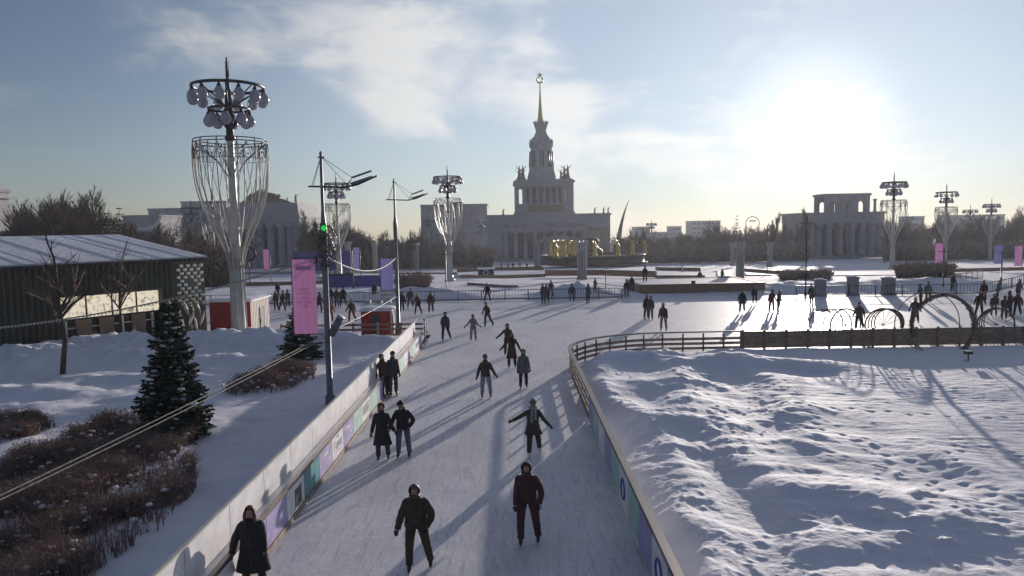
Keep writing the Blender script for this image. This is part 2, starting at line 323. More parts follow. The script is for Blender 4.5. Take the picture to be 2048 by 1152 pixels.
WR = [(4.1, .26, .9, .01, .3), (6.4, .42, 1.6, .05, 1.9), (9.4, .34, 1.8, .10, 4.0), (12.4, .15, 1.6, .16, 2.2)]
TRK = [(6, 12, .9), (13, 14, 1.9), (9, 26, -.2), (14, 20, .5), (18, 30, 2.6), (11, 17, .1)]
def island(x, y):
    e = sm(0, 1.1, x - XR - .15) * sm(0, 1.4, YI - .9 - y + 1.0 * (x > 12))
    wx = x + .8 * fbm(x * .25, y * .25, 11, 2); wy = y + .8 * fbm(x * .25, y * .25, 21, 2)
    drift = fbm(wx * .36, wy * .26, 1.3, 3, 1.2)
    near = sm(14.5, 9, x)                                     # ploughed windrows run along the barrier
    wr = 0.0
    for (cx, hh, wd, sl, ph) in WR:
        c_ = cx + sl * (y - 20) + .45 * math.sin(y * .35 + ph) + .5 * fbm(y * .22, ph, 1.0, 3)
        d = (x - c_) / (wd if x > c_ else wd * .55)
        wr += hh * math.exp(-d * d) * (.75 + .6 * fbm(y * .35, ph + 4, 2.0, 3)) 
    lump = max(0.0, fbm(wx * 1.15, wy * 1.0, 5.1, 3, 1.0)) * .13
    clod = max(0.0, fbm(x * 3.1, y * 3.1, 8.8, 3, .8)) ** 1.5 * .08 * sm(-.05, .3, fbm(x * .5, y * .5, 3.7, 2))
    z = .14 + wr + near * (max(0.0, drift) * .16 + lump * (.35 + .7 * min(1, wr * 2.5)) + clod * .7)
    z += .07 * fbm(wx * .22, wy * .25, 3.1, 3, 1.1) * (1 - near * .5)
    z += .36 * math.exp(-((x - 10.2) / 2.3) ** 2 - ((y - 34.6) / 1.2) ** 2) * (1 + .3 * drift) + .35 * math.exp(-((x - 6.0) / 1.6) ** 2 - ((y - 36.4) / 1.0) ** 2) + .4 * math.exp(-((x - 13) / 2.0) ** 2 - ((y - 33.5) / 1.0) ** 2) + .25 * math.exp(-((x - 5.3) / 1.3) ** 2 - ((y - 30.5) / 1.5) ** 2)
    patchy = sm(-.25, .35, fbm(x * .3 + 7, y * .3, 2.2, 2))
    fine = sm(6, 12, x)
    z += (mn.noise(Vector((x * 1.7 + y * .5, y * 4.0, 2))) * .026 + mn.noise(Vector((x * 3.4, y * 7.0, 7))) * .013) * fine * (.45 + .55 * patchy)
    z += fbm(x * 2.2, y * 2.6, 4.4, 4, .8) * .014 * (1 - fine) * (.3 + patchy) + clod * .12 * fine
    for (tx, ty, ta) in TRK:                                  # a few lines of footprints
        dx, dy = x - tx, y - ty; al = dx * math.cos(ta) + dy * math.sin(ta); ac = -dx * math.sin(ta) + dy * math.cos(ta)
        if abs(ac) < .35 and 0 < al < 12:
            k_ = round(al / .62); z -= .05 * math.exp(-((al - k_ * .62) / .13) ** 2 - ((ac - (.12 if k_ % 2 else -.12)) / .09) ** 2)
    if x < XR + 5.7 and y > 34.6:
        rr = math.hypot((x - XR - 5.67) / 5.5, (y - 34.6) / 4.9)
        e *= sm(1.0, .84, rr)
        if rr > 1.0: return -.05
    return z * e + .02
xs_i = [XR + .12 + 47 * (i / 619) ** 1.75 for i in range(620)]
sheet('snow_field', xs_i, geo(7, 39.7, 620), island, 'snow')

lm = [(-7.3, 42.0, 1.8, 1.0, .55), (-10.6, 42.4, 2.0, 1.1, .85), (-16, 43.2, 4.5, 1.4, .85), (-23, 42, 5, 2.0, .9), (-27, 38, 5, 3, .9), (-20, 38.5, 3.2, 1.2, .55), (-15, 38, 2.5, 1.0, .35),
      (-17, 33.5, 3.0, .9, .35), (-22, 31, 4, 1.1, .4), (-12.5, 44.3, 4.0, .8, .45)]
def left(x, y):
    e = sm(0, 1.0, XL - .35 - x) * sm(0, .8, 47.3 - y)
    z = .10 + .22 * abs(fbm(x * .3, y * .3, 7.7, 4, 1.0)) + .05 * fbm(x * 1.3, y * 1.3, 3.3, 4, .8) * sm(26, 33, y)
    for (a, b_, sx, sy, h) in lm: z += h * math.exp(-((x - a) / sx) ** 2 - ((y - b_) / sy) ** 2) * (1 + .25 * fbm(x * 1.2, y * 1.2, 2, 4, .8))
    z += .16 * fbm(x * 2.0, y * 2.0, 8, 4, .7) * sm(36, 40, y) * sm(-13, -15, x)
    return z * e + .02
sheet('snow_bank', lin(-52, XL - .25, 330), geo(8, 47.4, 300), left, 'snow')

def far(x, y):
    e = sm(0, 2.0, y - YF - .4)
    z = T(y)
    mo = 0
    for (a, b_, sx, sy, h) in [(-9, 74.5, 5.0, 2.2, .9), (6.5, 73.6, 3.4, 1.8, 1.15), (-19, 75, 5, 2.5, .7), (30, 76, 7, 3, .6), (44, 77, 9, 3, .8), (22, 78, 5, 2, .5)]:
        mo += h * math.exp(-((x - a) / sx) ** 2 - ((y - b_) / sy) ** 2) * (1 + .3 * fbm(x * .8, y * .8, 2, 3, .8))
    z += e * (mo + .10 + .10 * fbm(x * .35, y * .35, 4, 4, .9)) * sm(118, 100, y)
    return z - .04 * (1 - e) - .12 * sm(100, 118, y)
sheet('snow_verge', lin(-75, 75, 300), lin(YF + .06, 120, 170), far, 'snow_far')

def patch(name, pts, dz, m, kind='structure'):
    P = [gt(px, py) for px, py in pts]; mb = MB(); n = len(P)
    mb.add([(p.x, p.y, T(p.y) + dz) for p in P], [tuple(range(n))]); o = mb.build(name, m); o['kind'] = kind; return o
patch('plaza', [(430, 545), (1085, 545), (1085, 520), (430, 522)], -.02, 'path')
patch('ring_rink', [(915, 552), (1088, 551), (1088, 541.5), (1000, 541), (915, 545)], .06, 'ice')
patch('ring_rink', [(640, 556), (760, 556), (760, 549), (640, 549)], .25, 'ice')
patch('ring_rink', [(1314, 554), (1400, 554), (1400, 541), (1314, 539)], .06, 'ice')
patch('ring_rink', [(1435, 553), (1464, 553), (1464, 541), (1435, 541)], .06, 'ice')
patch('ring_rink', [(1492, 550), (1545, 550), (1545, 544), (1492, 542)], .06, 'ice')
patch('path', [(1620, 552), (1800, 551), (1990, 562), (1990, 553), (1800, 543), (1620, 545)], .10, 'snow_far')

# ---------------------------------------------------------------- low dark kerbs and parapets on the plaza
def low_wall(label, pts, h, th, m='wood', cat='parapet', group='low dark parapets round the ring rink'):
    P = [gt(px, py) for px, py in pts]; b = thing('parapet', label, cat, P[0], 0, group); mb = MB(); cp = MB()
    for p, q in zip(P, P[1:]):
        a_ = p - P[0]; b_ = q - P[0]
        mb.beam(a_ + Vector((0, 0, h / 2)), b_ + Vector((0, 0, h / 2)), th, h); cp.beam(a_ + Vector((0, 0, h + .03)), b_ + Vector((0, 0, h + .03)), th + .12, .06)
    mb.build('wall', m, b); cp.build('coping', 'dark', b)
low_wall('long dark parapet along the back of the bright ring ice, left of the gilded fountain', [(915, 545), (1000, 541), (1088, 540)], .8, .3)
low_wall('dark parapet in front of the bright ring ice under the central pavilion', [(925, 556), (1010, 557), (1090, 554)], .5, .3)
low_wall('short dark parapet on the plaza left of the ring ice', [(862, 538), (970, 535)], .8, .3)
low_wall('dark parapet by the second lotus lamp, beside the snow mound', [(935, 571), (1010, 577), (1035, 577)], .35, .2)
low_wall('dark parapet between the fountain basin and the square pool', [(1090, 552), (1200, 551), (1310, 555)], 1.0, .3)
low_wall('dark parapet behind the bright ice right of the fountain', [(1312, 541), (1400, 543)], .7, .3)
low_wall('dark parapet with gaps in front of the ice right of the fountain', [(1312, 558), (1410, 558)], .5, .25)
low_wall('dark parapet running right behind the sheaf pillar', [(1488, 543), (1560, 549), (1600, 550)], .6, .3)
low_wall('dark parapet across the snow at far left of the plaza', [(430, 572), (560, 571), (700, 566)], .5, .25)
low_wall('thin dark kerb below the right lotus lamps', [(1880, 545), (2048, 541)], .5, .3)

# square pool: raised brown basin with snow on it
p0 = gp(1282, 590); p1 = gp(1545, 589)
b = thing('raised_pool', 'long raised pool with brown timber wall and snowy top, at the far rink edge', 'pool', (p0.x, p0.y + .3, 0))
wl = p1.x - p0.x; wd_ = 9.5
mb = MB(); mb.box(0, wl, 0, .3, 0, .95); mb.box(0, wl, wd_ - .3, wd_, -.6, .95); mb.box(0, .3, .3, wd_ - .3, -.6, .95); mb.box(wl - .3, wl, .3, wd_ - .3, -.6, .95); mb.build('wall', 'wood', b)
mb = MB()
for i in range(int(wl / 1.2)): mb.box(.3 + i * 1.2, .38 + i * 1.2, -.05, -.003, .02, .9)
mb.build('batten', 'stone2', b)
mb = MB(); mb.box(-.08, wl + .08, -.1, .34, .953, 1.03); mb.build('coping', 'wood', b)
mb = MB(); mb.box(.3, wl - .3, .3, wd_ - .3, .55, .90); mb.build('snow_cover', 'ice', b)
mb = MB(); mb.box(5.2, 5.55, -.02, .3, 1.035, 1.32); mb.build('post', 'dark', b)

# ---------------------------------------------------------------- railing at the far side of the rink
def railing(name, label, a, b_, h=1.0, step=.16, post=2.4, m1='dark', m2='dark', group=None, nposts=60, thick=.05):
    a = Vector(a); b_ = Vector(b_); d = b_ - a; ln = d.length; r = thing(name, label, 'railing', a, math.atan2(d.y, d.x), group)
    slope = (b_.z - a.z) / ln
    mb = MB(); mb.beam((0, 0, h), (ln, 0, h + slope * ln), thick, .06); mb.build('top_rail', m1, r)
    mb = MB(); mb.beam((0, 0, .14), (ln, 0, .14 + slope * ln), thick, .10); mb.build('bottom_rail', m1, r)
    k = max(2, int(ln / post) + 1); sp = ln / (k - 1); me = None
    for i in range(k):
        if me is None:
            q = MB(); q.box(-.04, .04, -.035, .035, 0, h - .035); o = q.build('post', m1, r); me = o
        else: o = me.copy(); COL.objects.link(o); o.parent = r
        o.location = (i * sp, 0, slope * i * sp)
    mb = MB(); x = step
    while x < ln - step / 2:
        zz = slope * x; mb.beam((x, 0, .2 + zz), (x, 0, h - .035 + zz), .025, .025); x += step
    mb.build('balusters', m2, r)
    return r
railing('railing', 'dark baluster railing along the far rink edge from the lilac banner to the snow mound', (-16.5, YF, 0), (10.6, YF, 0), step=.3, post=2.2)
railing('railing', 'dark baluster railing at the far rink edge behind the pink banner', (-34, YF, 0), (-16.6, YF, 0), step=.3)
railing('railing', 'white-gapped baluster railing at the far right rink edge below the lotus lamps', (27.0, YF - 1.0, 0), (44, YF - 2.2, 0), step=.3)
railing('railing', 'short sloping railing at the far rink edge beside the timber pool wall', (8.0, YF + 1.0, .45), (11.0, YF + .4, .1), step=.25, m1='woodlt', m2='woodlt')
railing('railing', 'curved dark railing at the right edge of the photo behind the skater group', (44.2, YF - 2.2, 0), (56, YF + 6, .6), step=.5)
rs = gt(1895, 572); re_ = gt(1965, 560)
railing('railing', 'pale stepped railing climbing the snow slope below the right lotus lamps', (rs.x, rs.y, T(rs.y)), (re_.x, re_.y, T(re_.y) + .2), step=.5, m1='woodlt', m2='woodlt', h=1.1)
for i, (px, hh, wdt, lab) in enumerate([(1641, 1.45, .72, 'left one'), (1712, 1.65, .72, 'middle one'), (1791, 1.5, .85, 'by the lotus lamp')]):
    p = gp(px, 592); q = thing('stone_plinth', 'grey square plinth breaking the far right railing, ' + lab, 'plinth', (p.x, YF - .9, 0), 0, 'grey plinths in the far railing')
    mb = MB(); mb.box(-wdt / 2 - .08, wdt / 2 + .08, -.58, .58, 0, .22); mb.box(-wdt / 2, wdt / 2, -.5, .5, .22, hh); mb.build('shaft', 'concrete', q)
    mb = MB(); mb.box(-wdt / 2 - .06, wdt / 2 + .06, -.56, .56, hh, hh + .14); mb.build('cap', 'stone', q)
    mb = MB(); mb.ball((0, 0, hh + .14), wdt * .5, .48, .10); mb.build('snow_cap', 'snow', q)

# ---------------------------------------------------------------- left barrier with advertising panels
Y0, Y1 = 8.0, 43.0
b = thing('rink_barrier', 'long white rink barrier with coloured advertising panels and a dark handrail, left of the lane', 'barrier', (XL, Y0, 0))
ln = Y1 - Y0
mb = MB(); mb.box(-.14, -.03, 0, ln, .03, .88); mb.build('board_core', 'white', b)
mb = MB(); mb.box(-.03, .035, 0, ln, .005, .12); mb.build('kick_plate', 'woodlt', b)
mb = MB(); mb.beam((.0, 0, .93), (.0, ln, .93), .10, .07); mb.build('handrail', 'rail', b)
mb = MB(); mb.box(-.02, .04, 0, ln, .86, .885); mb.build('rail_lip', 'dark', b)
k = int(ln / 2.0)
mb = MB()
for i in range(k): mb.box(-.31, -.27, i * 2 + .015, i * 2 + 1.985, .60, 1.62)
mb.box(-.27, -.14, 0, ln, .84, .88)
mb.build('back_board', 'white', b)
mb = MB(); mb.box(-.325, -.255, 0, ln, 1.62, 1.66); mb.build('edge_trim', 'lampw', b)
for i in range(k + 1):
    mb = MB(); mb.box(-.36, -.31, i * 2 - .03, i * 2 + .03, 0, 1.6); mb.build('post', 'grey', b)
seq = ['lav', 'white', 'mint', 'lav', 'white', 'lav', 'white', 'teal', 'lav', 'whiteS', 'lav', 'mint', 'whiteM', 'mint', 'lav', 'whiteM', 'lav', 'white', 'lav', 'mint', 'white', 'lav', 'whiteM', 'mint', 'lav', 'white', 'lav', 'mint', 'white']
seq2 = {0: 'white', 1: 'lav', 2: 'mint', 3: 'white', 4: 'lav', 5: 'lav', 6: 'whiteQ', 7: 'teal', 8: 'lav', 9: 'whiteS', 10: 'lav', 11: 'mint', 12: 'whiteM', 13: 'mint', 14: 'lav', 15: 'whiteM', 16: 'lav', 17: 'white', 18: 'mint'}
pw = 1.45
n_p = int(ln / pw)
faceR = Matrix(((0, 0, 1, 0), (1, 0, 0, 0), (0, 1, 0, 0), (0, 0, 0, 1)))     # text on a face looking along +x, reading toward +y
for i in range(n_p):
    kd = seq2.get(i, ['lav', 'mint', 'whiteM', 'lav', 'white'][i % 5])
    mm = 'white' if kd.startswith('white') else kd
    mb = MB(); mb.box(-.028, .0, i * pw + .02, (i + 1) * pw - .02, .125, .85); o = mb.build('ad_panel', mm, b)
    yc = i * pw + pw / 2
    def put(txt, size, m_, dy, z): text_mesh(txt, size, m_, o, Matrix.Translation((.003, yc + dy, z)) @ faceR)
    if kd == 'whiteM': put('МИР', .50, 'grey', 0, .48)
    elif kd == 'whiteS':
        put('Город', .34, 'grey', 0, .50)
        q = MB(); q.box(0, .004, yc - .4, yc + .4, .28, .30); q.box(0, .004, yc - .15, yc + .12, .70, .76); q.build('printed_rule', 'grey', o)
    elif kd == 'whiteQ':
        q = MB(); q.box(0, .004, yc - .1, yc + .45, .2, .66); q.build('dark_square', 'dark', o)
    elif kd == 'lav':
        q = MB(); q.box(0, .004, yc - .2, yc + .2, .58, .66); q.ball((.003, yc + .35, .38), .003, .05, .05, 8, 5); q.build('pale_mark', 'lilac' if i % 2 else 'white', o)
    elif kd == 'mint':
        q = MB(); q.box(0, .004, yc - .08, yc + .3, .62, .68); q.build('pale_mark', 'white', o)
# end gate of the left barrier
g = thing('barrier_gate', 'narrow upright gate frame standing at the far end of the white left barrier', 'gate', (XL + .15, Y1 + .05, 0))
mb = MB(); mb.tube([(0, 0, 0), (0, 0, 1.55)], .03); mb.tube([(.0, 1.1, 0), (.0, 1.1, 1.2)], .03)
mb.build('post', 'dark', g)
mb = MB()
for z in (.3, .6, .9, 1.1): mb.tube([(0, .03, z), (0, 1.07, z)], .018, 6)
mb.build('crossbar', 'dark', g)
mb = MB(); mb.ball((0, 0, 1.6), .07); mb.build('finial', 'dark', g)

# ---------------------------------------------------------------- right barrier: boards, then open rails round the corner, then timber
b = thing('rink_barrier', 'brown-railed barrier with dim coloured panels on the right of the lane, curving into open slats', 'barrier', (XR, 8.0, 0))
mb = MB(); mb.box(.05, .14, 0, 17.5, .04, 1.0); mb.build('board_core', 'white', b)
seqr = ['white', 'mint', 'lav', 'whiteD', 'lav', 'mint', 'whiteD', 'mint', 'lav', 'white', 'mint', 'lav']
faceL = Matrix(((0, 0, -1, 0), (-1, 0, 0, 0), (0, 1, 0, 0), (0, 0, 0, 1)))
for i in range(12):
    kd = seqr[i]; mm = 'white' if kd.startswith('white') else kd
    mb = MB(); mb.box(.0, .048, i * 1.45 + .02, i * 1.45 + 1.43, .06, .97); o = mb.build('ad_panel', mm, b); yc = i * 1.45 + .72
    if kd == 'whiteD':
        pts = [(0, yc + .28 * math.cos(a), .52 + .24 * math.sin(a)) for a in lin(0, 6.283, 21)[:-1]]
        q = MB(); q.tube([(-.002, p_[1], p_[2]) for p_ in pts], .035, 6, closed=True); q.build('ring_logo', 'blue', o)
curve = [(0, 0), (0, 17.5)]
rail_pts = [Vector((.07, y, 0)) for y in lin(0, 25.5, 18)]
import itertools
# rounded corner
for a in lin(180, 92, 9)[0:]:
    rail_pts.append(Vector((.07 + 5.6 + 5.6 * math.cos(R(a)), 26.6 + 5.0 * math.sin(R(a)), 0)))
rail_pts.append(Vector((10.0, 31.7, 0)))
def along(pts, z, w_, h_, mname, nm, par, dy=0):
    mb = MB()
    for p, q in zip(pts, pts[1:]): mb.beam(p + Vector((0, dy, z)), q + Vector((0, dy, z)), w_, h_)
    return mb.build(nm, mname, par)
along(rail_pts, 1.08, .17, .07, 'rail', 'handrail', b)
along(rail_pts[:13], 1.025, .06, .04, 'dark', 'rail_lip', b, 0)
open_pts = [p for p in rail_pts if p.y > 17.6 or p.x > 1]
for z in (.18, .44, .70): along(open_pts, z, .05, .15, 'woodlt', 'slat', b)
prev = None; acc_ = 9
for p, q in zip(rail_pts, rail_pts[1:]):
    n_ = max(1, int((q - p).length / 1.1))
    for i in range(n_):
        c_ = p.lerp(q, i / n_)
        mb = MB(); mb.box(c_.x + .075, c_.x + .155, c_.y - .04, c_.y + .04, 0, 1.0); mb.build('post', 'rail', b)
b = thing('timber_fence', 'long solid brown timber fence with stubby posts between the snow field and the bright rink', 'fence', (12.6, YI, 0))
ln = 46
mb = MB(); mb.box(0, ln, 0, .07, .10, .98)
mb.build('boarding', 'fence', b)
mb = MB()
for z in (.22, .45, .68): mb.box(0, ln, -.05, -.003, z, z + .05)
mb.build('ledger', 'fence', b)
mb = MB(); mb.box(0, ln, -.09, .13, .985, 1.05); mb.build('top_rail', 'rail', b)
for i in range(39):
    mb = MB(); mb.box(i * 1.2 + .05, i * 1.2 + .17, -.13, -.055, 0, 1.14); mb.build('post', 'wood', b)
# brown low fence, left of the lane beyond the berm
b = thing('timber_fence', 'low open brown timber fence behind the snow bank by the red cabins', 'fence', (-14.5, 45.2, 0))
mb = MB()
for z in (.35, .7, 1.0): mb.box(0, 8.9, -.03, .03, z, z + .13)
mb.build('rail', 'wood', b)
for i in range(6):
    mb = MB(); mb.box(i * 1.5 - .06, i * 1.5 + .06, -.12, -.035, 0, 1.2); mb.build('post', 'wood', b)
# ---------------------------------------------------------------- lotus lamps
LAMP = 'tall lotus lamps of the plaza'
def make_lamp(loc, label):
    r = thing('lotus_lamp', label, 'street lamp', loc, 0, LAMP)
    mb = MB(); mb.lathe([(0, .85), (.35, .85), (.4, .62), (.9, .56), (1.0, .47), (4.6, .41), (6.5, .31), (10, .24), (13.4, .20), (14.2, .19)], 16); mb.build('pole', 'lampw', r)
    mb = MB()
    for i in range(8):                                # reeds up the stem
        a = i * math.pi / 4 + .2; mb.tube([(math.cos(a) * q, math.sin(a) * q, z) for z, q in ((1, .48), (4.6, .43), (6.5, .33))], .05, 5)
    mb.build('stem_reeds', 'lampw', r)
    mb = MB(); mb.lathe([(13.3, .21), (13.5, .36), (13.7, .24), (14.6, .23), (14.9, .40), (15.1, .27), (16.4, .20), (16.9, .13), (17.6, .07)], 12); mb.build('crown_shaft', 'lampd', r)
    mb = MB(); mb.lathe([(17.5, .10), (17.9, .075), (18.6, .05), (18.65, .03)], 8)
    for a in (0, 2.1, 4.2): mb.tube([(.10 * math.cos(a), .10 * math.sin(a), 17.4), (.11 * math.cos(a), .11 * math.sin(a), 18.4)], .018, 5)
    mb.build('spike', 'lampd', r)
    def ring(rad, z, th, nm):
        q = MB(); q.tube([(rad * math.cos(a), rad * math.sin(a), z) for a in lin(0, 2 * math.pi, 49)[:-1]], th, 8, closed=True)
        for i in range(8):
            a = i * math.pi / 4 + .3; q.tube([(.15 * math.cos(a), .15 * math.sin(a), z - 1.3), (.45 * rad * math.cos(a), .45 * rad * math.sin(a), z - .75), (rad * math.cos(a), rad * math.sin(a), z - .03)], .04, 5)
        q.build(nm, 'lampd', r)
    ring(2.2, 16.75, .10, 'upper_ring'); ring(1.25, 15.35, .08, 'lower_ring')
    gm = MB(); gm.lathe([(-1.16, .02), (-1.14, .14), (-1.04, .27), (-.88, .345), (-.70, .345), (-.52, .27), (-.36, .15), (-.26, .09)], 14); gme = gm.mesh('lamp_globe', M['glass'])
    hm = MB(); hm.lathe([(-.33, .17), (-.24, .12), (-.1, .05), (.06, .04)], 8); hme = hm.mesh('globe_cap', M['lampd'])
    for rad, z, n, off in ((2.2, 16.75, 12, .13), (1.25, 15.35, 8, .2)):
        for i in range(n):
            a = 2 * math.pi * i / n + off
            o = bpy.data.objects.new('lamp_globe', gme); COL.objects.link(o); o.parent = r; o.location = (rad * math.cos(a), rad * math.sin(a), z)
            h = bpy.data.objects.new('globe_cap', hme); COL.objects.link(h); h.parent = o
    # wire basket of lancet ribs
    prof = [(13.35, 2.26), (12.6, 2.34), (11.6, 2.34), (10.4, 2.24), (9.2, 1.95), (8.2, 1.58), (7.3, 1.16), (6.5, .80), (5.8, .57), (5.0, .47)]
    mb = MB(); mb2 = MB()
    for i in range(12):
        a = 2 * math.pi * i / 12
        mb.tube([(q * math.cos(a), q * math.sin(a), z) for z, q in prof], .045, 5)
        for sgn in (-1, 1):                            # pairs that cross between the ribs
            pp = []
            for t_ in lin(0, 1, 12):
                z = 12.9 - t_ * 6.8; q = [v for v in prof]; 
                for (z1, q1), (z2, q2) in zip(prof, prof[1:]):
                    if z2 <= z <= z1: rr = q2 + (q1 - q2) * (z - z2) / (z1 - z2)
                aa = a + sgn * (math.pi / 12) * (1 - 2 * min(1, t_ * 1.1)) * 1.0 + math.pi / 12
                pp.append((rr * .985 * math.cos(aa), rr * .985 * math.sin(aa), z))
            mb2.tube(pp, .026, 4)
    mb.build('basket_ribs', 'lampw', r); mb2.build('crossing_ribs', 'lampw', r)
    mb = MB()
    for z, q in ((13.35, 2.26), (13.15, 2.28), (12.1, 2.33)):
        mb.tube([(q * math.cos(a), q * math.sin(a), z) for a in lin(0, 2 * math.pi, 41)[:-1]], .035 if z > 13 else .02, 5, closed=True)
    for i in range(24):
        a0 = 2 * math.pi * i / 24; a1 = a0 + math.pi / 24; a2 = a0 + math.pi / 12
        mb.tube([(2.28 * math.cos(a0), 2.28 * math.sin(a0), 13.1), (2.32 * math.cos(a1), 2.32 * math.sin(a1), 12.15), (2.28 * math.cos(a2), 2.28 * math.sin(a2), 13.1)], .022, 4)
        mb.ball((2.30 * math.cos(a1), 2.30 * math.sin(a1), 12.75), .07, n=5, m_=3)
    mb.build('basket_crown', 'lampd', r)
    mb = MB()
    for i in range(8):
        a = i * math.pi / 4; mb.tube([(.25 * math.cos(a), .25 * math.sin(a), 11.0), (.9 * math.cos(a), .9 * math.sin(a), 12.0), (2.25 * math.cos(a), 2.25 * math.sin(a), 13.1)], .03, 4)
    mb.build('basket_stays', 'lampd', r)
    return r
def lamp_pos(px, top):                               # stand a lamp of true height where its tip meets its pixel
    best = None; Y = 40
    while Y < 420:
        p = at(px, top, Y); e = abs(p.z - (T(Y) + 18.65))
        if best is None or e < best[0]: best = (e, Y, p)
        Y += .25
    return Vector((best[2].x, best[1], T(best[1])))
pL = at(480, 674, 45.3); lamp0 = make_lamp((pL.x, 45.3, 0), 'nearest and largest lotus lamp with wire basket, in front of the larger red cabin'); lamp0.scale = (at(448, 119, 45.3).z / 18.5,) * 3
for px, top, lab in [(894, 330, 'lotus lamp behind the dark railing in front of the plain grey block'),
                     (671, 345, 'lotus lamp just right of the floodlight mast with the pink banner'),
                     (422, 388, 'hazy lotus lamp directly left of the nearest lamp\'s basket'),
                     (381, 400, 'hazy lotus lamp farthest left, behind the mirrored pavilion corner'),
                     (1789, 345, 'tallest lotus lamp on the right, in front of the arched right pavilion'),
                     (1894, 368, 'lotus lamp beside the small pink banner on the right'),
                     (1941, 409, 'smaller lotus lamp between the two dark-crowned lamps at right'),
                     (1984, 396, 'rightmost dark-crowned lotus lamp beside the lilac banner'),
                     (1816, 425, 'faint distant lotus lamp close behind the tallest right one'),
                     (1419, 437, 'distant white-basket lotus lamp among the bare trees right of the fountain'),
                     (1303, 438, 'tiny distant lotus lamp right of the leaning spike'),
                     (963, 434, 'tiny distant lotus lamp at the left wing of the central pavilion'),
                     (856, 432, 'tiny distant lotus lamp before the plain grey block')]:
    dup(lamp0, lamp_pos(px, top), random.uniform(0, 1), lab, 1.0)

# ---------------------------------------------------------------- floodlight masts
def mast(px, py, label, scale=1.0, d=None):
    p = gp(px, py); r = thing('floodlight_mast', label, 'light mast', (p.x, p.y, 0), 0, 'slim floodlight masts', scale)
    mb = MB(); mb.lathe([(0, .20), (.5, .19), (.55, .125), (6.3, .115), (6.35, .13), (7.2, .14), (7.35, .10), (7.8, .065), (10.0, .055), (10.05, .03)], 12); mb.build('pole', 'grey', r)
    yard = [(-.55, .1, 8.72), (0, 0, 8.70), (.9, .05, 8.66), (1.4, -.02, 8.76), (2.2, -.35, 9.05)]
    mb = MB(); mb.tube(yard, .035, 6); mb.build('yard_arm', 'dark', r)
    for (a_, b_) in (((1.1, .35, 9.05), (1.75, .75, 9.32)), ((1.15, -.05, 8.78), (2.05, -.35, 9.02))):
        mb = MB(); mb.beam(a_, b_, .22, .07); mb.build('floodlight', 'grey', r)
    mb = MB(); mb.tube([(.9, .05, 8.68), (1.15, .38, 9.08)], .025, 5); mb.build('floodlight_bracket', 'dark', r)
    mb = MB()
    for e in ((-.42, .1, 8.74), (-.30, -.1, 8.74), (1.2, .2, 9.0), (1.0, -.1, 8.75)): mb.tube([(0, 0, 9.85), e], .010, 4)
    mb.tube([(-.12, 0, 9.82), (.14, 0, 9.82)], .03, 5)
    mb.build('stay_wires', 'dark', r)
    return r, p
mA, pA = mast(661, 816, 'near floodlight mast with yard arm, green lamp and pink banner, behind the white barrier')
mB_, pB = mast(797, 668, 'farther floodlight mast with yard arm beside the small red cabin', 1.03)
# green lamp and garland on the near mast
o = MB(); o.ball((.06, -.18, 7.1), .11); tag(o.build('green_lamp', 'glow_green', None, (pA.x, pA.y, 0)), 'small glowing green ball lamp fixed on the near floodlight mast', 'lamp')
g = MB(); random.seed(3)
for i in range(1500):
    z = random.uniform(5.5, 7.3); a = random.uniform(0, 6.28); rr = random.uniform(.1, .46) * (1.25 - abs(z - 6.3) * .2); c_ = Vector((math.cos(a) * rr, math.sin(a) * rr, z)); d = Vector((random.uniform(-1, 1), random.uniform(-1, 1), random.uniform(-1, .4))) * .13
    e = d.cross(Vector((0, 0, 1))).normalized() * .02 if d.cross(Vector((0, 0, 1))).length > .01 else Vector((.02, 0, 0)); g.add([c_ - e, c_ + e, c_ + d], [(0, 1, 2)])
ga = g.build('evergreen_garland', 'garland', None, (pA.x, pA.y, 0)); tag(ga, 'shaggy evergreen garland with metal stars hung round the near floodlight mast', 'garland')
for (dx, z, s) in ((.32, 6.62, .15), (.42, 6.35, .12), (.30, 6.15, .10), (.5, 6.8, .10)):
    q = MB(); vs = []
    for i in range(10):
        a = math.pi / 2 + i * math.pi / 5; rr = s if i % 2 == 0 else s * .42; vs.append((dx + rr * math.cos(a), z + rr * math.sin(a)))
    q.prism(vs, -.3, -.27); q.build('star_ornament', 'wirew', ga)
# horn loudspeaker low on the near mast
hp = thing('horn_speaker', 'grey tube-shaped spotlight clamped low on the near floodlight mast, pointing up right', 'spotlight', (pA.x, pA.y, 0))
mb = MB(); mb.tube([(.14, -.02, 2.92), (.56, -.06, 3.62)], .15, 14); mb.build('housing', 'grey', hp)
mb = MB(); mb.tube([(.555, -.06, 3.612), (.58, -.062, 3.655)], .165, 14); mb.build('rim', 'lampw', hp)
mb = MB(); mb.tube([(.10, 0, 3.1), (.2, 0, 3.12)], .04, 6); mb.build('clamp', 'dark', hp)

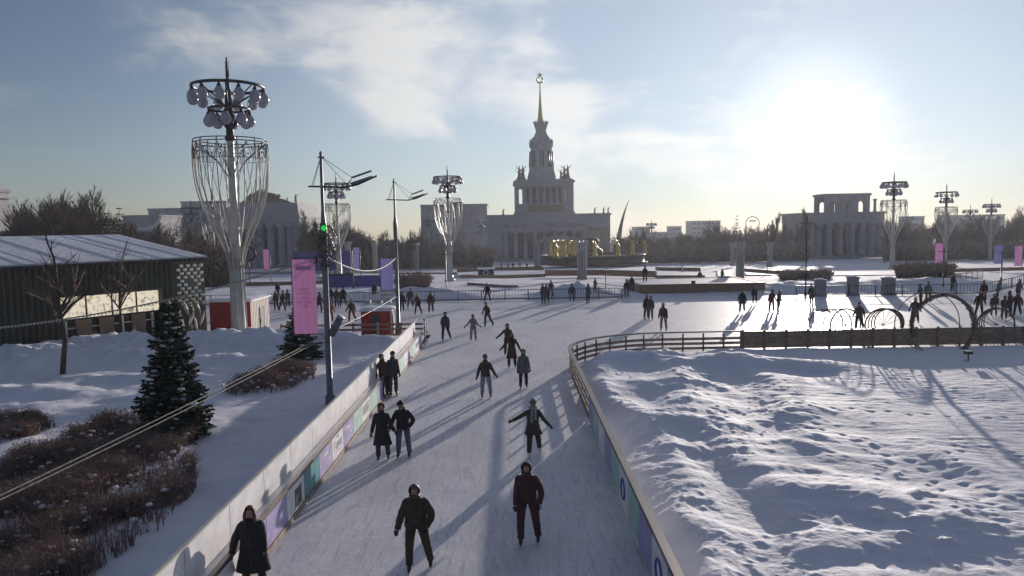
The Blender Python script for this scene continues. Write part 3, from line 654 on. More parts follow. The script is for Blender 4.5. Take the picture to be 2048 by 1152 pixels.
# banners
def banner(name, label, pxl, pxr, pyt, pyb, Y, m, side=None, sign=False, grp='hanging street banners', pole=True, th=.22):
    a = at(pxl, pyt, Y); c_ = at(pxr, pyb, Y); w_ = c_.x - a.x; h = a.z - c_.z
    r = thing(name, label, 'banner', (a.x, Y, c_.z), 0, grp)
    mb = MB()
    nx, nz = 10, 16; vs = []
    for j in range(nz + 1):
        for i in range(nx + 1): vs.append((w_ * i / nx, .015 * math.sin(i * 2.1 + j * .25) * (1 if 0 < i < nx else 0) - (0.02 if 0 < i < nx else 0), h * j / nz))
    mb.add(vs, [(j * (nx + 1) + i, j * (nx + 1) + i + 1, (j + 1) * (nx + 1) + i + 1, (j + 1) * (nx + 1) + i) for j in range(nz) for i in range(nx)], True)
    mb.build('cloth', m, r)
    if side:
        mb = MB(); mb.add([(-.004, 0, 0), (-.004, 0, h), (-.16, th + .16, h), (-.16, th + .16, 0)], [(0, 1, 2, 3)]); mb.build('side_cloth', side, r)
    mb = MB(); mb.tube([(-.05, th / 2, h + .03), (w_ + .2, th / 2, h + .03)], .02, 6); mb.build('bracket', 'dark', r); mb = MB(); mb.tube([(-.05, th / 2, -.03), (w_ + .2, th / 2, -.03)], .02, 6); mb.build('bracket', 'dark', r)
    if pole:
        mb = MB(); zt = h + .3; mb.tube([(w_ + .15, th / 2, T(Y) - c_.z), (w_ + .15, th / 2, zt)], .05, 8); mb.build('pole', 'grey', r)
    return r, w_, h
r, w_, h = banner('street_banner', 'large pink vertical banner with faint lettering hanging on the near floodlight mast', 583, 636, 519, 667, pA.y - .1, 'pink', 'purple', pole=False)
def sign_text(r, txt, size, m_, x, z, y=-.045): text_mesh(txt, size, m_, r, Matrix.Translation((x, y, z)) @ Matrix(((1, 0, 0, 0), (0, 0, -1, 0), (0, 1, 0, 0), (0, 0, 0, 1))))
M['pinkl'] = mat('pale_print', (.62, .26, .50), .7)
mb = MB(); mb.box(.15, w_ - .15, -.042, -.036, h - .42, h - .26); mb.build('printed_bar', 'pinkl', r)
for i in range(5): sign_text(r, ['ВДНХ', 'КАТОК', 'ЗИМА', 'МОСКВА', 'ЛЁД'][i], .13, 'pinkl', w_ / 2, h * .60 - i * .17)
r, w_, h = banner('street_banner', 'lilac vertical banner hanging on the farther floodlight mast above the small cabin', 761, 787, 517, 580, pB.y - .1, 'lilac', 'violet', pole=False)
r, w_, h = banner('notice_board', 'small white notice board with a dark line of lettering under the lilac banner', 761, 788, 584, 597, pB.y - .12, 'white', pole=False, grp='small notice boards')
sign_text(r, 'КАТОК', .26, 'dark', w_ / 2, h * .52, -.05)
for (a_, b_, c_, d_, Y, m_, lab) in [(526, 539, 499, 540, 118, 'pink', 'small pink banner seen between the nearest lamp and the big pink banner'), (706, 719, 495, 541, 120, 'lilac', 'narrow violet banner right of the violet hoarding'),
        (1871, 1885, 487, 528, 118, 'pink', 'pink banner by the second lotus lamp from the tallest on the right'), (1989, 2004, 491, 527, 118, 'lilac', 'pale lilac banner at right between two lotus lamps'),
        (2030, 2043, 492, 531, 120, 'pink', 'pink banner at the right edge of the photo'), (403, 413, 498, 526, 150, 'violet', 'violet banner just behind the mirrored pavilion corner'), (436, 444, 500, 524, 160, 'violet', 'dim violet banner left of the nearest lotus lamp')]:
    banner('street_banner', lab, a_, b_, c_, d_, Y, m_)
a = at(585, 503, 135); c_ = at(702, 540, 135)
r = thing('hoarding', 'long violet-blue printed hoarding on the plaza behind the floodlight mast', 'hoarding', (a.x, 135, T(135)))
wv = (c_.x - a.x); zt = a.z - T(135); zb = c_.z - T(135)
for i in range(6):
    mb = MB(); mb.box(i * wv / 6 + .03, (i + 1) * wv / 6 - .03, 0, .08, zb, zt); mb.build('panel', 'violet', r)
mb = MB()
for i in range(7): mb.box(i * wv / 6 - .05, i * wv / 6 + .05, .085, .2, 0, zt)
mb.build('frame', 'grey', r)
a = at(655, 552, 100); c_ = at(762, 568, 100)
r = thing('hoarding', 'low violet hoarding strip with dark top behind the far railing', 'hoarding', (a.x, 100, T(100)))
mb = MB(); mb.box(0, c_.x - a.x, 0, .1, 0, a.z - T(100)); mb.build('panel', 'violet', r)
mb = MB(); mb.box(0, (c_.x - a.x) * .5, -.05, .15, a.z - T(100) + .003, a.z - T(100) + .3); mb.build('cap', 'dark', r)

# cables
def cable(label, pts, m='cable', rad=.022, beads=0, off=None):
    r = MB(); r.tube(pts, rad, 6); o = r.build('festoon_cable', m, None); tag(o, label, 'cable', 'festoon cables')
    if beads:
        q = MB()
        for i in range(beads):
            t_ = (i + .5) / beads * (len(pts) - 1); k_ = int(t_); p = Vector(pts[k_]).lerp(Vector(pts[min(k_ + 1, len(pts) - 1)]), t_ - k_); q.ball((p.x, p.y, p.z - .05), .032, n=5, m_=3)
        q.build('bulbs', 'lampw', o)
    return o
def sag(a, b_, s, n=20): a = Vector(a); b_ = Vector(b_); return [a.lerp(b_, i / n) - Vector((0, 0, 4 * s * (i / n) * (1 - i / n))) for i in range(n + 1)]
tA = lambda py: Vector((pA.x, pA.y, at(645, py, pA.y).z))
tB = lambda py: Vector((pB.x, pB.y, at(795, py, pB.y).z))
e0 = at(-180, 1085, 12.5); e1 = at(-180, 1077, 12.5)
cable('lower of the twin pale cables running from the near mast down to the left edge', sag(tA(672), e0, .10), rad=.016)
cable('upper of the twin pale cables running from the near mast down to the left edge', sag(tA(668), e1, .06), rad=.016)
cable('beaded light string climbing from the left edge across the mirrored pavilion to the near mast', sag(tA(512), at(-60, 660, 31), .45), rad=.03, beads=90)
cable('sagging beaded light string between the two floodlight masts', sag(tA(510), tB(515), .75), rad=.018, beads=60)
cable('short pale cable slanting down from the farther mast past the small red cabin', sag(tB(592), at(640, 672, 34), .1), rad=.022)

# ---------------------------------------------------------------- mirrored pavilion on the left
A = Vector((-21.35, 50.4, 0)); Bv = Vector((-28.6, 40.0, 0)); u = (Bv - A).normalized(); nn = Vector((-u.y, u.x, 0))       # u runs toward the camera's left; nn outward
if nn.y > 0: nn = -nn
ang = math.atan2(u.y, u.x)
# local frame: x along facade from the right corner, y into the building
r = thing('mirrored_pavilion', 'long dark green ribbed pavilion with snowy sloping roof and reflection-painted window band, at left', 'pavilion', A, ang)
inside = Vector((-nn.x, -nn.y, 0)); yl = 1 if (Matrix.Rotation(-ang, 3, 'Z') @ inside).y > 0 else -1
def wxp(px):
    d = ray(px, 600); k = d.x / d.y; return (A.x - k * A.y) / (k * u.y - u.x)
WX0, WX1 = wxp(322), wxp(119)
LEN, DEP, HT, HB = 34.0, 11.5, 5.15, 6.75
def bx(mb, x0, x1, d0, d1, z0, z1):
    y0, y1 = sorted((d0 * yl, d1 * yl)); mb.box(x0, x1, y0, y1, z0, z1)
mb = MB()
wx0, wx1 = WX0, WX1                      # opening of the window band and glazing, measured from the right corner
bx(mb, 0, wx0, .1, .4, 0, HT); bx(mb, wx1, LEN, .1, .4, 0, HT); bx(mb, wx0, wx1, .1, .4, 3.35, HT)
bx(mb, 0, .3, .4, DEP, 0, HT); bx(mb, 0, LEN, DEP, DEP + .3, 0, HT); bx(mb, LEN - .3, LEN, .4, DEP, 0, HT); mb.build('wall', 'green', r)
mb = MB(); x = 2.4; random.seed(11)
while x < LEN:
    lo = 3.36 if wx0 - .1 < x < wx1 + .05 else 0
    y0, y1 = sorted((-.10 * yl, .097 * yl))
    mb.add([(x, y1 if yl > 0 else y0, lo), (x + .11, (y0 if yl > 0 else y1), lo), (x + .22, y1 if yl > 0 else y0, lo), (x, y1 if yl > 0 else y0, HT - .05), (x + .11, (y0 if yl > 0 else y1), HT - .05), (x + .22, y1 if yl > 0 else y0, HT - .05)],
           [(0, 1, 4, 3), (1, 2, 5, 4), (0, 2, 1), (3, 4, 5)]); x += .34
mb.build('ribbed_cladding', 'green', r)
mb = MB(); bx(mb, wx0 + .05, wx1 - .05, .2, .26, 1.98, 3.30); mb.build('painted_reflection_band', 'skyreflect', r)  # no lamp behind it: the glow stands in for reflected sky
mb = MB()
for xx in lin(wx0, wx1, 5): bx(mb, xx - .04, xx + .04, .14, .2, 1.9, 3.34)
bx(mb, wx0, wx1, .11, .3, 1.88, 1.975); bx(mb, wx0, wx1, .11, .3, 3.305, 3.345); mb.build('window_frame', 'dark', r)
mb = MB(); bx(mb, wx0, wx1, .9, 1.0, 0, 1.87); mb.build('shop_glazing', 'dglass', r)
xs_ = [wx0 + (wx1 - wx0) * q_ for q_ in (.03, .15, .24, .35, .47, .56, .68, .8, .9, .98)]
mb = MB()
for xx in xs_: bx(mb, xx - .06, xx + .06, .80, .895, 0, 1.86)
bx(mb, wx0, wx1, .80, .895, 1.3, 1.36); mb.build('glazing_bars', 'white', r)
for xx in [wx0 + (wx1 - wx0) * q_ for q_ in (.19, .52, .74)]:
    mb = MB(); bx(mb, xx - .45, xx + .45, .70, .79, 0, 1.8); o = mb.build('door', 'stone2', r); mb = MB(); bx(mb, xx + .3, xx + .34, .64, .697, .8, 1.1); mb.build('handle', 'lampw', o)
mb = MB()                                  # roof slab with snow, rising to the back
def slab(mb, x0, x1, d0, d1, za, zb, th):
    vs = [(x0, d0 * yl, za), (x1, d0 * yl, za), (x1, d1 * yl, zb), (x0, d1 * yl, zb)]; vs += [(a_, b_, c_ + th) for a_, b_, c_ in vs]
    mb.add(vs, [(0, 3, 2, 1), (4, 5, 6, 7), (0, 1, 5, 4), (1, 2, 6, 5), (2, 3, 7, 6), (3, 0, 4, 7)])
slab(mb, -.25, LEN + .2, -.2, DEP + .4, HT + .003, HB, .14); mb.build('roof', 'grey', r)
mb = MB()
random.seed(5)
slab(mb, -.18, LEN, -.1, DEP + .3, HT + .15, HB + .147, .10)
for i in range(38):
    xx = i * .9 + .2
    vs = []
    for k_ in range(13):
        d = -.08 + k_ * (DEP + .3) / 12; z = HT + .27 + (HB - HT) * (d + .1) / (DEP + .4)
        for q_, hh in ((0, -.05), (.22, .0 + .03 * math.sin(i * 2.3)), (.5, -.05)): vs.append((xx + q_, d * yl, z + hh))
    mb.add(vs, [(k_ * 3 + j, k_ * 3 + j + 1, k_ * 3 + j + 4, k_ * 3 + j + 3) for k_ in range(12) for j in range(2)], True)
mb.build('roof_snow', 'snow_far', r)
mb = MB()
xx = 0
while xx < LEN: bx(mb, xx, xx + .25, -.30, -.203, HT - .06, HT + .16); xx += .34
mb.build('fascia', 'lampd', r)
# discs on the corner
for i in range(4):
    for j in range(11):
        if random.random() < .06: continue
        q = MB(); x = .35 + i * .48 + (.24 if j % 2 else 0); z = HT - .35 - j * .26
        if z < 1.9: continue
        yy = -.12 * yl; vs = [(x + .15 * math.cos(a), yy - .02 * yl, z + .13 * math.sin(a)) for a in lin(0, 6.2832, 13)[:-1]]; vs += [(x + .10 * math.cos(a), yy - .05 * yl, z + .08 * math.sin(a)) for a in lin(0, 6.2832, 13)[:-1]]
        q.add(vs, [(k_, (k_ + 1) % 12, 12 + (k_ + 1) % 12, 12 + k_) for k_ in range(12)] + [tuple(range(12, 24))], True); q.build('mirror_disc', 'mirror', r)
# leaf-shaped reliefs under the discs
for (x, z, rot, s) in [(2.6, 2.1, -25, .55), (2.2, 1.3, 20, .6), (1.6, 1.9, -18, .65), (1.25, 1.2, 25, .6), (.75, 1.9, -20, .62), (.45, 1.15, 22, .6), (.95, .8, -10, .5), (1.9, .9, -12, .5), (2.9, 1.0, 30, .45)]:
    q = MB(); vs = []
    for t_ in lin(-1, 1, 9): vs.append((t_, .22 * (1 - t_ * t_)))
    outl = vs + [(a_, -b_) for a_, b_ in vs[::-1][1:-1]]
    c2, s2 = math.cos(R(90 + rot)), math.sin(R(90 + rot)); pts = [(x + (a_ * c2 - b_ * s2) * s, z + (a_ * s2 + b_ * c2) * s) for a_, b_ in outl]
    vs3 = [(a_, -.13 * yl, b_) for a_, b_ in pts] + [(x, -.20 * yl, z)]; n_ = len(pts); q.add(vs3, [(k_, (k_ + 1) % n_, n_) for k_ in range(n_)]); q.build('leaf_relief', 'mirror', r)

# ---------------------------------------------------------------- red cabins
def cabin(label, x0, x1, y, dep, h, m_side, slit):
    w_ = x1 - x0; r = thing('red_cabin', label, 'cabin', (x0, y, 0), 0, None)
    mb = MB(); mb.box(0, w_, 0, .06, .1, h); mb.build('front_wall', 'red', r)
    mb = MB(); mb.box(w_ - .06, w_, .063, dep, .1, h); mb.box(0, .06, .063, dep, .1, h); mb.box(.06, w_ - .06, dep - .06, dep, .1, h); mb.build('side_wall', m_side, r)
    mb = MB()
    for i in range(int(w_ / .3)): mb.box(i * .3 + .28, i * .3 + .30, -.012, -.002, .12, h - .02)
    mb.build('board_joint', 'red', r)
    mb = MB()
    for i in range(int(dep / .3)): mb.box(w_ + .002, w_ + .02, i * .3 + .2, i * .3 + .26, .12, h - .02)
    mb.build('side_batten', m_side, r)
    mb = MB(); mb.box(w_ + .022, w_ + .05, dep * .45, dep * .45 + .8, .1, h * .78); o = mb.build('door', 'dark', r)
    mb = MB(); mb.box(w_ + .052, w_ + .08, dep * .45 + .08, dep * .45 + .12, h * .35, h * .48); mb.build('handle', 'lampw', o)
    mb = MB(); mb.box(-.12, w_ + .15, -.15, dep + .12, h + .003, h + .09); mb.build('roof', 'white', r)
    mb = MB(); n_ = 12; vs = []
    for j in range(n_ + 1):
        for i in range(n_ + 1):
            e = min(i, n_ - i, j, n_ - j); vs.append((-.1 + (w_ + .22) * i / n_, -.13 + (dep + .22) * j / n_, h + .092 + (0 if e == 0 else .10 + .04 * fbm(i * .5, j * .5, 1, 3))))
    mb.add(vs, [(j * (n_ + 1) + i, j * (n_ + 1) + i + 1, (j + 1) * (n_ + 1) + i + 1, (j + 1) * (n_ + 1) + i) for j in range(n_) for i in range(n_)], True); mb.build('roof_snow', 'snow', r)
    if slit:
        mb = MB(); mb.box(w_ * .36, w_ * .62, -.03, -.013, .15, h * .88); mb.build('counter_opening', 'stoned', r)
    return r
a = at(420, 640, 46.9); c_ = at(502, 640, 46.9)
cabin('red cabin with cream side wall and snowy roof, behind the nearest lotus lamp', a.x, c_.x, 46.9, 3.6, at(500, 603, 46.9).z, 'cabw', False)
a = at(722, 640, 47.3); c_ = at(781, 640, 47.3)
cb = cabin('small dark red cabin with an opening in front, beside the farther floodlight mast', a.x, c_.x, 47.3, 1.6, at(760, 622, 47.3).z, 'cabw', True)
for x in (.15, .9, 1.5):
    mb = MB(); mb.box(x, x + .4, .4, .9, 2.14, 2.36); tag(mb.build('roof_box', 'panelblue', None, (a.x, 47.3, 0)), 'grey box on top of the small red cabin, ' + {.15: 'left one', .9: 'middle one', 1.5: 'right one'}[x], 'box', 'grey boxes on the small cabin')

# ---------------------------------------------------------------- classical pavilions and blocks
def column(mb, x, y, z0, z1, r_, n=12):
    mb.lathe([(z0, r_ * 1.35), (z0 + r_ * .5, r_ * 1.3), (z0 + r_ * .55, r_), (z1 - r_ * 1.4, r_ * .85), (z1 - r_ * 1.2, r_ * 1.2), (z1, r_ * 1.35)], n, x, y)
D = 373.0; S = D / F
pc = at(1090, 520, D); base = T(D)
r = thing('central_pavilion', 'tall tiered pale pavilion with gilded spire topped by a star, dead centre beyond the fountain', 'pavilion', (pc.x, D, base))
zz = lambda py: at(1090, py, D).z - base
xx_ = lambda px: (px - 1090) * S
ty0 = 8.0; cy_0 = 8.0 + 58.5 * S * 1.04
zt_ = lambda py: at(1090, py, D + ty0).z - base
zd_ = lambda py: at(1090, py, D + cy_0).z - base
St = (D + ty0) / F; Sd = (D + cy_0) / F
def pbox(nm, m_, px0, px1, py0, py1, y0, y1, par=r):
    mb = MB(); mb.box(xx_(px0), xx_(px1), y0, y1, 0 if py0 is None else zz(py0), zz(py1)); return mb.build(nm, m_, par)
mb = MB(); mb.box(xx_(975), xx_(1006), 2, 44, 0, zz(432)); mb.box(xx_(1174), xx_(1222), 2, 44, 0, zz(432)); mb.box(xx_(1006), xx_(1174), 7, 44, 0, zz(433)); mb.build('wall', 'stone', r)
mb = MB(); mb.box(xx_(1177), xx_(1221), 1.85, 1.98, 2, zz(456)); mb.build('ochre_wall_panel', 'stone2', r)
mb = MB(); mb.box(xx_(973), xx_(1224), 1.2, 45, zz(432) + .01, zz(428)); mb.build('cornice', 'stone', r)
mb = MB(); mb.box(xx_(1003), xx_(1177), -.5, 1.15, zz(462), zz(430)); mb.box(xx_(1001), xx_(1179), -1.2, 1.1, zz(441), zz(438.5)); mb.box(xx_(1003), xx_(1177), 1.16, 6.9, zz(462), zz(440)); mb.build('entablature', 'stone', r)
mb = MB(); mb.box(xx_(1010), xx_(1170), -.62, -.503, zz(454), zz(447)); mb.build('frieze', 'stone2', r)
for i in range(9):
    mb = MB(); x = xx_(1013 + i * 19.2); column(mb, x, .4, 1.2, zz(462) - .02, 1.15, 14); mb.build('column', 'stone', r)
for i in range(8):
    mb = MB(); x = xx_(1022.6 + i * 19.2); mb.box(x - 1.75, x + 1.75, 6.86, 6.98, 1.2, zz(465)); w0 = mb.build('window', 'stoned', r)
    mb = MB(); mb.box(x - .12, x + .12, 6.76, 6.855, 1.5, zz(466)); mb.box(x - 1.5, x + 1.5, 6.76, 6.855, 8, 8.3); mb.build('mullion', 'stone2', w0)
mb = MB()
for i in range(6): mb.box(xx_(1000) - i * .4, xx_(1180) + i * .4, -3 - i * .9, 7 if i == 0 else -3 - (i - 1) * .9 - .001, 0, 1.2 - i * .2)
mb.build('steps', 'stone', r)
xt_ = lambda px: (px - 1090) * St
# tower, first tier: corner piers, open bays, columns round a dark core
tx = xt_(1091.5); tw = 58.5 * St; zc0, zc1 = zt_(430), zt_(407); zt0, zt1 = zt_(372), zt_(358)
ty0 = 8.0; ty1 = ty0 + tw * 2
mb = MB(); mb.box(tx - tw * 1.04, tx + tw * 1.04, ty0 - .6, ty1 + .6, zz(431), zt_(424)); mb.box(tx - tw, tx + tw, ty0, ty1, zt_(424) + .01, zc1); mb.build('plinth', 'stone', r)
mb = MB(); mb.box(xt_(1060), xt_(1128), ty0 - .3, ty0 - .01, zt_(423) + .02, zt_(409)); 
for i in range(24): mb.box(xt_(1061) + i * 17.2 / 24 * 1.0, xt_(1061) + i * 17.2 / 24 + .35, ty0 - .62, ty0 - .303, zt_(422), zt_(411 + random.uniform(-4, 1)))
mb.build('gilded_relief', 'goldd', r)
for sx in (-1, 1):
    for yy in (ty0 + 1.6, ty1 - 1.6):
        mb = MB(); cx_ = tx + sx * (tw - 1.1); mb.box(cx_ - 1.1, cx_ + 1.1, yy - 1.6, yy + 1.6, zc1 + .01, zt0); mb.build('corner_pier', 'stone', r)
for i in range(7):
    mb = MB(); x = tx - tw * .66 + i * tw * 1.32 / 6; column(mb, x, ty0 + 1.2, zc1 + .02, zt0, 1.0, 12); mb.build('tower_column', 'stone', r)
mb = MB(); mb.box(tx - tw * .72, tx + tw * .72, ty0 + 4.5, ty1 - 4.5, zc1 + .01, zt0); mb.build('tower_core', 'stone2', r)
for i in range(6):
    mb = MB(); x = tx - tw * .55 + i * tw * 1.1 / 5; mb.box(x - .95, x + .95, ty0 + 4.3, ty0 + 4.48, zc1 + .5, zt0 - .8); mb.build('tower_window', 'stoned', r)
mb = MB(); mb.box(tx - tw, tx + tw, ty0, ty1, zt0 + .01, zt_(365)); mb.box(tx - tw * 1.05, tx + tw * 1.05, ty0 - .8, ty1 + .8, zt_(365) + .01, zt_(361)); mb.box(tx - tw * .98, tx + tw * .98, ty0 - .1, ty1 + .1, zt_(361) + .01, zt1); mb.build('tower_cornice', 'stone', r)
# statue groups on the corners
def statue(mb, x, y, z, s, arm=1):
    mb.lathe([(z, .95 * s), (z + .5 * s, .9 * s), (z + 1.4 * s, .62 * s), (z + 2.6 * s, .62 * s), (z + 3.5 * s, .55 * s), (z + 4.0 * s, .26 * s), (z + 4.2 * s, .22 * s), (z + 4.5 * s, .34 * s), (z + 4.9 * s, .30 * s), (z + 5.15 * s, .05 * s)], 8, x, y)
    mb.tube([(x, y, z + 3.7 * s), (x + arm * 1.0 * s, y, z + 3.9 * s), (x + arm * 1.7 * s, y, z + 4.9 * s)], .22 * s, 5)
    mb.tube([(x, y, z + 3.6 * s), (x - arm * .8 * s, y, z + 2.9 * s), (x - arm * .4 * s, y - .4 * s, z + 2.2 * s)], .2 * s, 5)
for sx in (-1, 1):
    for yy in (ty0 + 3, ty1 - 3):
        mb = MB(); x = tx + sx * (tw - 3.6); mb.lathe([(zt1 + .01, 2.4), (zt1 + 1.6, 2.2), (zt1 + 1.7, 1.7), (zt1 + 2.2, 1.6)], 8, x, yy)
        statue(mb, x - .9, yy, zt1 + 2.0, 1.0, -1); statue(mb, x + .9, yy, zt1 + 2.0, 1.05, 1); mb.build('statue_group', 'stone2', r)
# upper drum and spire
pr = [(366, 29), (354, 30), (349, 28.5), (342, 26.5), (330, 24.5), (300, 22.2), (296, 22.0), (294, 24.6), (289, 25), (287, 21.5), (283, 20), (279, 18.5), (277, 19.5), (275, 16), (268, 12.5), (262, 10.5), (258, 11.5), (253, 13.5), (248, 14.2), (246.5, 11)]
cy_ = (ty0 + ty1) / 2
mb = MB(); mb.lathe([(zd_(p), w_ * Sd) for p, w_ in pr], 8, tx - .6, cy_, False, math.pi / 8); mb.build('drum', 'stone', r)
mb = MB()
for i in range(8):
    for o_ in (-.12, .12):
        a = i * math.pi / 4 + o_; q1 = 23.6 * Sd; q2 = 22.0 * Sd; mb.tube([(tx - .6 + q1 * math.cos(a), cy_ + q1 * math.sin(a), zd_(335)), (tx - .6 + q2 * math.cos(a), cy_ + q2 * math.sin(a), zd_(303))], .42, 6)
mb.build('drum_window', 'stoned', r)
for i in range(8):
    a = i * math.pi / 4 + math.pi / 8; q = 20 * Sd; mb = MB(); mb.lathe([(zd_(289) + .02, .9), (zd_(283), .8), (zd_(279), .25)], 6, tx - .6 + q * math.cos(a) * 1.1, cy_ + q * math.sin(a) * 1.1); mb.build('finial', 'stone', r)
mb = MB()
for i in range(16):
    a = i * math.pi / 8; q = 13.5 * Sd; x = tx - .6 + q * math.cos(a); y = cy_ + q * math.sin(a); mb.box(x - .35, x + .35, y - .35, y + .35, zd_(248), zd_(243.5))
mb.build('crown', 'stone', r)
mb = MB(); mb.lathe([(zd_(248), 2.0), (zd_(244), 1.8), (zd_(235), 1.35), (zd_(215), .85), (zd_(190), .45), (zd_(168), .2), (zd_(166), .35), (zd_(165), .1)], 8, tx - .8, cy_, False); sp = mb.build('spire', 'gold', r)
mb = MB(); mb.tube([(tx - .8 + 1.55 * math.cos(a), cy_, zd_(160) + 1.5 * math.sin(a)) for a in [R(d) for d in range(-240, 61, 15)]], .42, 6); mb.build('wreath', 'gold', sp)
mb = MB(); vs = []
for i in range(10):
    a = math.pi / 2 + i * math.pi / 5; rr = 1.75 if i % 2 == 0 else .72; vs.append((tx - .8 + rr * math.cos(a), zd_(150.5) + rr * math.sin(a)))
mb.prism(vs, cy_ - .2, cy_ + .2); mb.build('star', 'gold', sp)
for px in (1008, 1192, 1210, 1219):
    mb = MB(); statue(mb, xx_(px), 4, zz(428) + .01, .62); mb.build('roof_statue', 'stone2', r)

pp = at(1236, 480, 430); r = thing('obelisk_spike', 'thin dark leaning curved spike rising beyond the right end of the central pavilion', 'monument', (pp.x, 430, T(430)))
pts = []
for t_ in lin(0, 1, 14): pts.append((11 * t_ ** 2.2 * .62, 0, (at(1247, 398, 430).z - T(430)) * t_))
mb = MB(); mb.tube(pts, [2.2 * (1 - t_) ** 1.1 + .08 for t_ in lin(0, 1, 14)], 6, e=.5); mb.build('blade', 'dark', r)
mb = MB(); mb.box(-4, 4, -3, 3, 0, 3); mb.build('base', 'stone', r)

def block(name, label, px0, px1, pyt, Y, dep, m_, cat='building', floors=0, cols=0, group=None, cornice=True):
    a = at(px0, pyt, Y); c_ = at(px1, pyt, Y); w_ = c_.x - a.x; h = (a.z + c_.z) / 2 - T(Y)
    r = thing(name, label, cat, (a.x, Y, T(Y)), 0, group)
    mb = MB(); mb.box(0, w_, 0, dep, 0, h); mb.build('wall', m_, r)
    if cornice: mb = MB(); mb.box(-.4, w_ + .4, -.4, dep + .4, h + .003, h + .8); mb.build('roof', 'concrete', r)
    for f_ in range(floors):
        for c2 in range(cols):
            x = w_ * (c2 + .5) / cols; z = h * (f_ + .45) / floors; mb = MB(); mb.box(x - w_ / cols * .28, x + w_ / cols * .28, -.12, -.02, z - h / floors * .02, z + h / floors * .32); mb.build('window', 'stoned', r)
    return r, w_, h
block('concrete_block', 'large plain grey flat-topped block behind the second lotus lamp, left of the central pavilion', 841, 974, 411, 440, 40, 'concrete', floors=0)
mb = MB(); rr_, w_, h = block('concrete_block', 'low pale roof box standing on the plain grey block', 893, 925, 407, 446, 8, 'concrete')
block('city_block', 'hazy apartment block on the skyline just right of the leaning spike', 1271, 1300, 455, 640, 20, 'panelblue', floors=4, cols=3)
block('city_block', 'low hazy block with stepped top right of the tiny lotus lamp', 1305, 1346, 466, 650, 20, 'panelblue', floors=3, cols=4)
block('city_block', 'wide hazy apartment block above the bare trees by the white-basket lamp', 1384, 1441, 443, 660, 24, 'panelblue', floors=5, cols=6)
block('city_block', 'narrow hazy block at the left of the wide skyline block', 1343, 1363, 454, 655, 20, 'panelblue', floors=4, cols=2)
block('city_block', 'grey apartment block behind the tallest right lotus lamp', 1822, 1849, 434, 620, 20, 'panelblue', floors=5, cols=3)
block('city_block', 'long dark block on the skyline at far right behind the lotus lamps', 1905, 2010, 431, 610, 20, 'concrete', floors=3, cols=10)
block('long_building', 'low grey flat building on the left skyline beyond the bare wood', 296, 380, 419, 420, 20, 'concrete', floors=2, cols=8)
block('long_building', 'bluish flat building behind the two hazy left lotus lamps', 362, 452, 405, 400, 25, 'concrete', floors=2, cols=7)
block('long_building', 'low wide slab with snowy sloping roof right of the bare wood, left skyline', 245, 318, 434, 300, 20, 'concrete')
# pale tower block cropped by the left edge
r, w_, h = block('corner_tower', 'pale ornate tower with cornices cut off by the left edge of the photo', -110, -22, 384, 180, 7, 'stone', 'tower', floors=4, cols=4)
mb = MB(); mb.box(-.9, w_ + .9, -.9, 7.9, h * .93, h * .96); mb.build('string_course', 'stone', r); mb = MB(); mb.box(-.6, w_ + .6, -.6, 7.6, h * .55, h * .58); mb.build('string_course', 'stone', r)
mb = MB(); mb.box(-.5, w_ - 1.2, .5, 6, h + .81, h + 2.2); mb.build('attic', 'stone', r)
# white horn-shaped canopy
p = at(300, 458, 230); r = thing('swoosh_sculpture', 'white curved horn-like canopy tip rising right of the bare wood', 'sculpture', (p.x, 230, T(230)))
b0 = p.z - T(230); mb = MB(); mb.tube([(-4.5, 0, b0 - .6), (-1, 0, b0 - .3), (1.6, 0, b0 + .8), (3.0, 0, b0 + 2.6), (4.2, 0, b0 + 5)], [.9, .8, .7, .45, .05], 8); mb.build('horn', 'white', r)
mb = MB(); mb.tube([(-3, 0, 0), (-3, 0, b0 - .7)], .5, 8); mb.tube([(1, 0, 0), (1, 0, b0 + .2)], .4, 8); mb.build('support', 'concrete', r)

# left classical pavilion
D = 280.0; S = D / F; p0 = at(455, 520, D); base = T(D)
r = thing('colonnade_pavilion', 'classical pavilion with stepped crest, corner statue and big columns, behind the nearest lotus lamp', 'pavilion', (p0.x, D, base))
X_ = lambda px: (px - 455) * S; Z_ = lambda py: at(540, py, D).z - base
mb = MB(); mb.box(0, X_(600), 5, 30, 0, Z_(446)); mb.box(0, X_(512), .5, 4.99, 0, Z_(446)); mb.build('wall', 'stone', r)
mb = MB(); mb.box(-.5, X_(602), 0, 30.5, Z_(446) + .01, Z_(436)); mb.box(-.9, X_(604), -.6, 31, Z_(436) + .01, Z_(432)); mb.build('entablature', 'stone', r)
mb = MB(); mb.prism([(0, Z_(432) + .01), (X_(601), Z_(432) + .01), (X_(598), Z_(406)), (X_(488), Z_(403)), (0, Z_(415))], .4, 29); mb.build('attic', 'stone', r)
mb = MB(); mb.prism([(X_(485), Z_(403) - .4), (X_(585), Z_(403) - .4), (X_(572), Z_(399)), (X_(560), Z_(396)), (X_(556), Z_(388)), (X_(540), Z_(384)), (X_(530), Z_(378)), (X_(520), Z_(380)), (X_(508), Z_(388)), (X_(496), Z_(394)), (X_(492), Z_(399))], .6, 3); mb.build('crest', 'stone2', r)
mb = MB()
for i in range(14):
    q = random.uniform(497, 566); zt_ = 384 if 515 < q < 545 else 392; mb.ball((X_(q), .4, Z_(zt_ + random.uniform(0, 4))), random.uniform(.6, 1.2), n=7, m_=4)
mb.build('crest_carving', 'stone2', r)
mb = MB(); statue(mb, X_(594), 1.5, Z_(405), .62); mb.build('statue', 'stone2', r)
mb = MB(); statue(mb, X_(577), 1.5, Z_(403), .34); mb.build('statue', 'stone2', r)
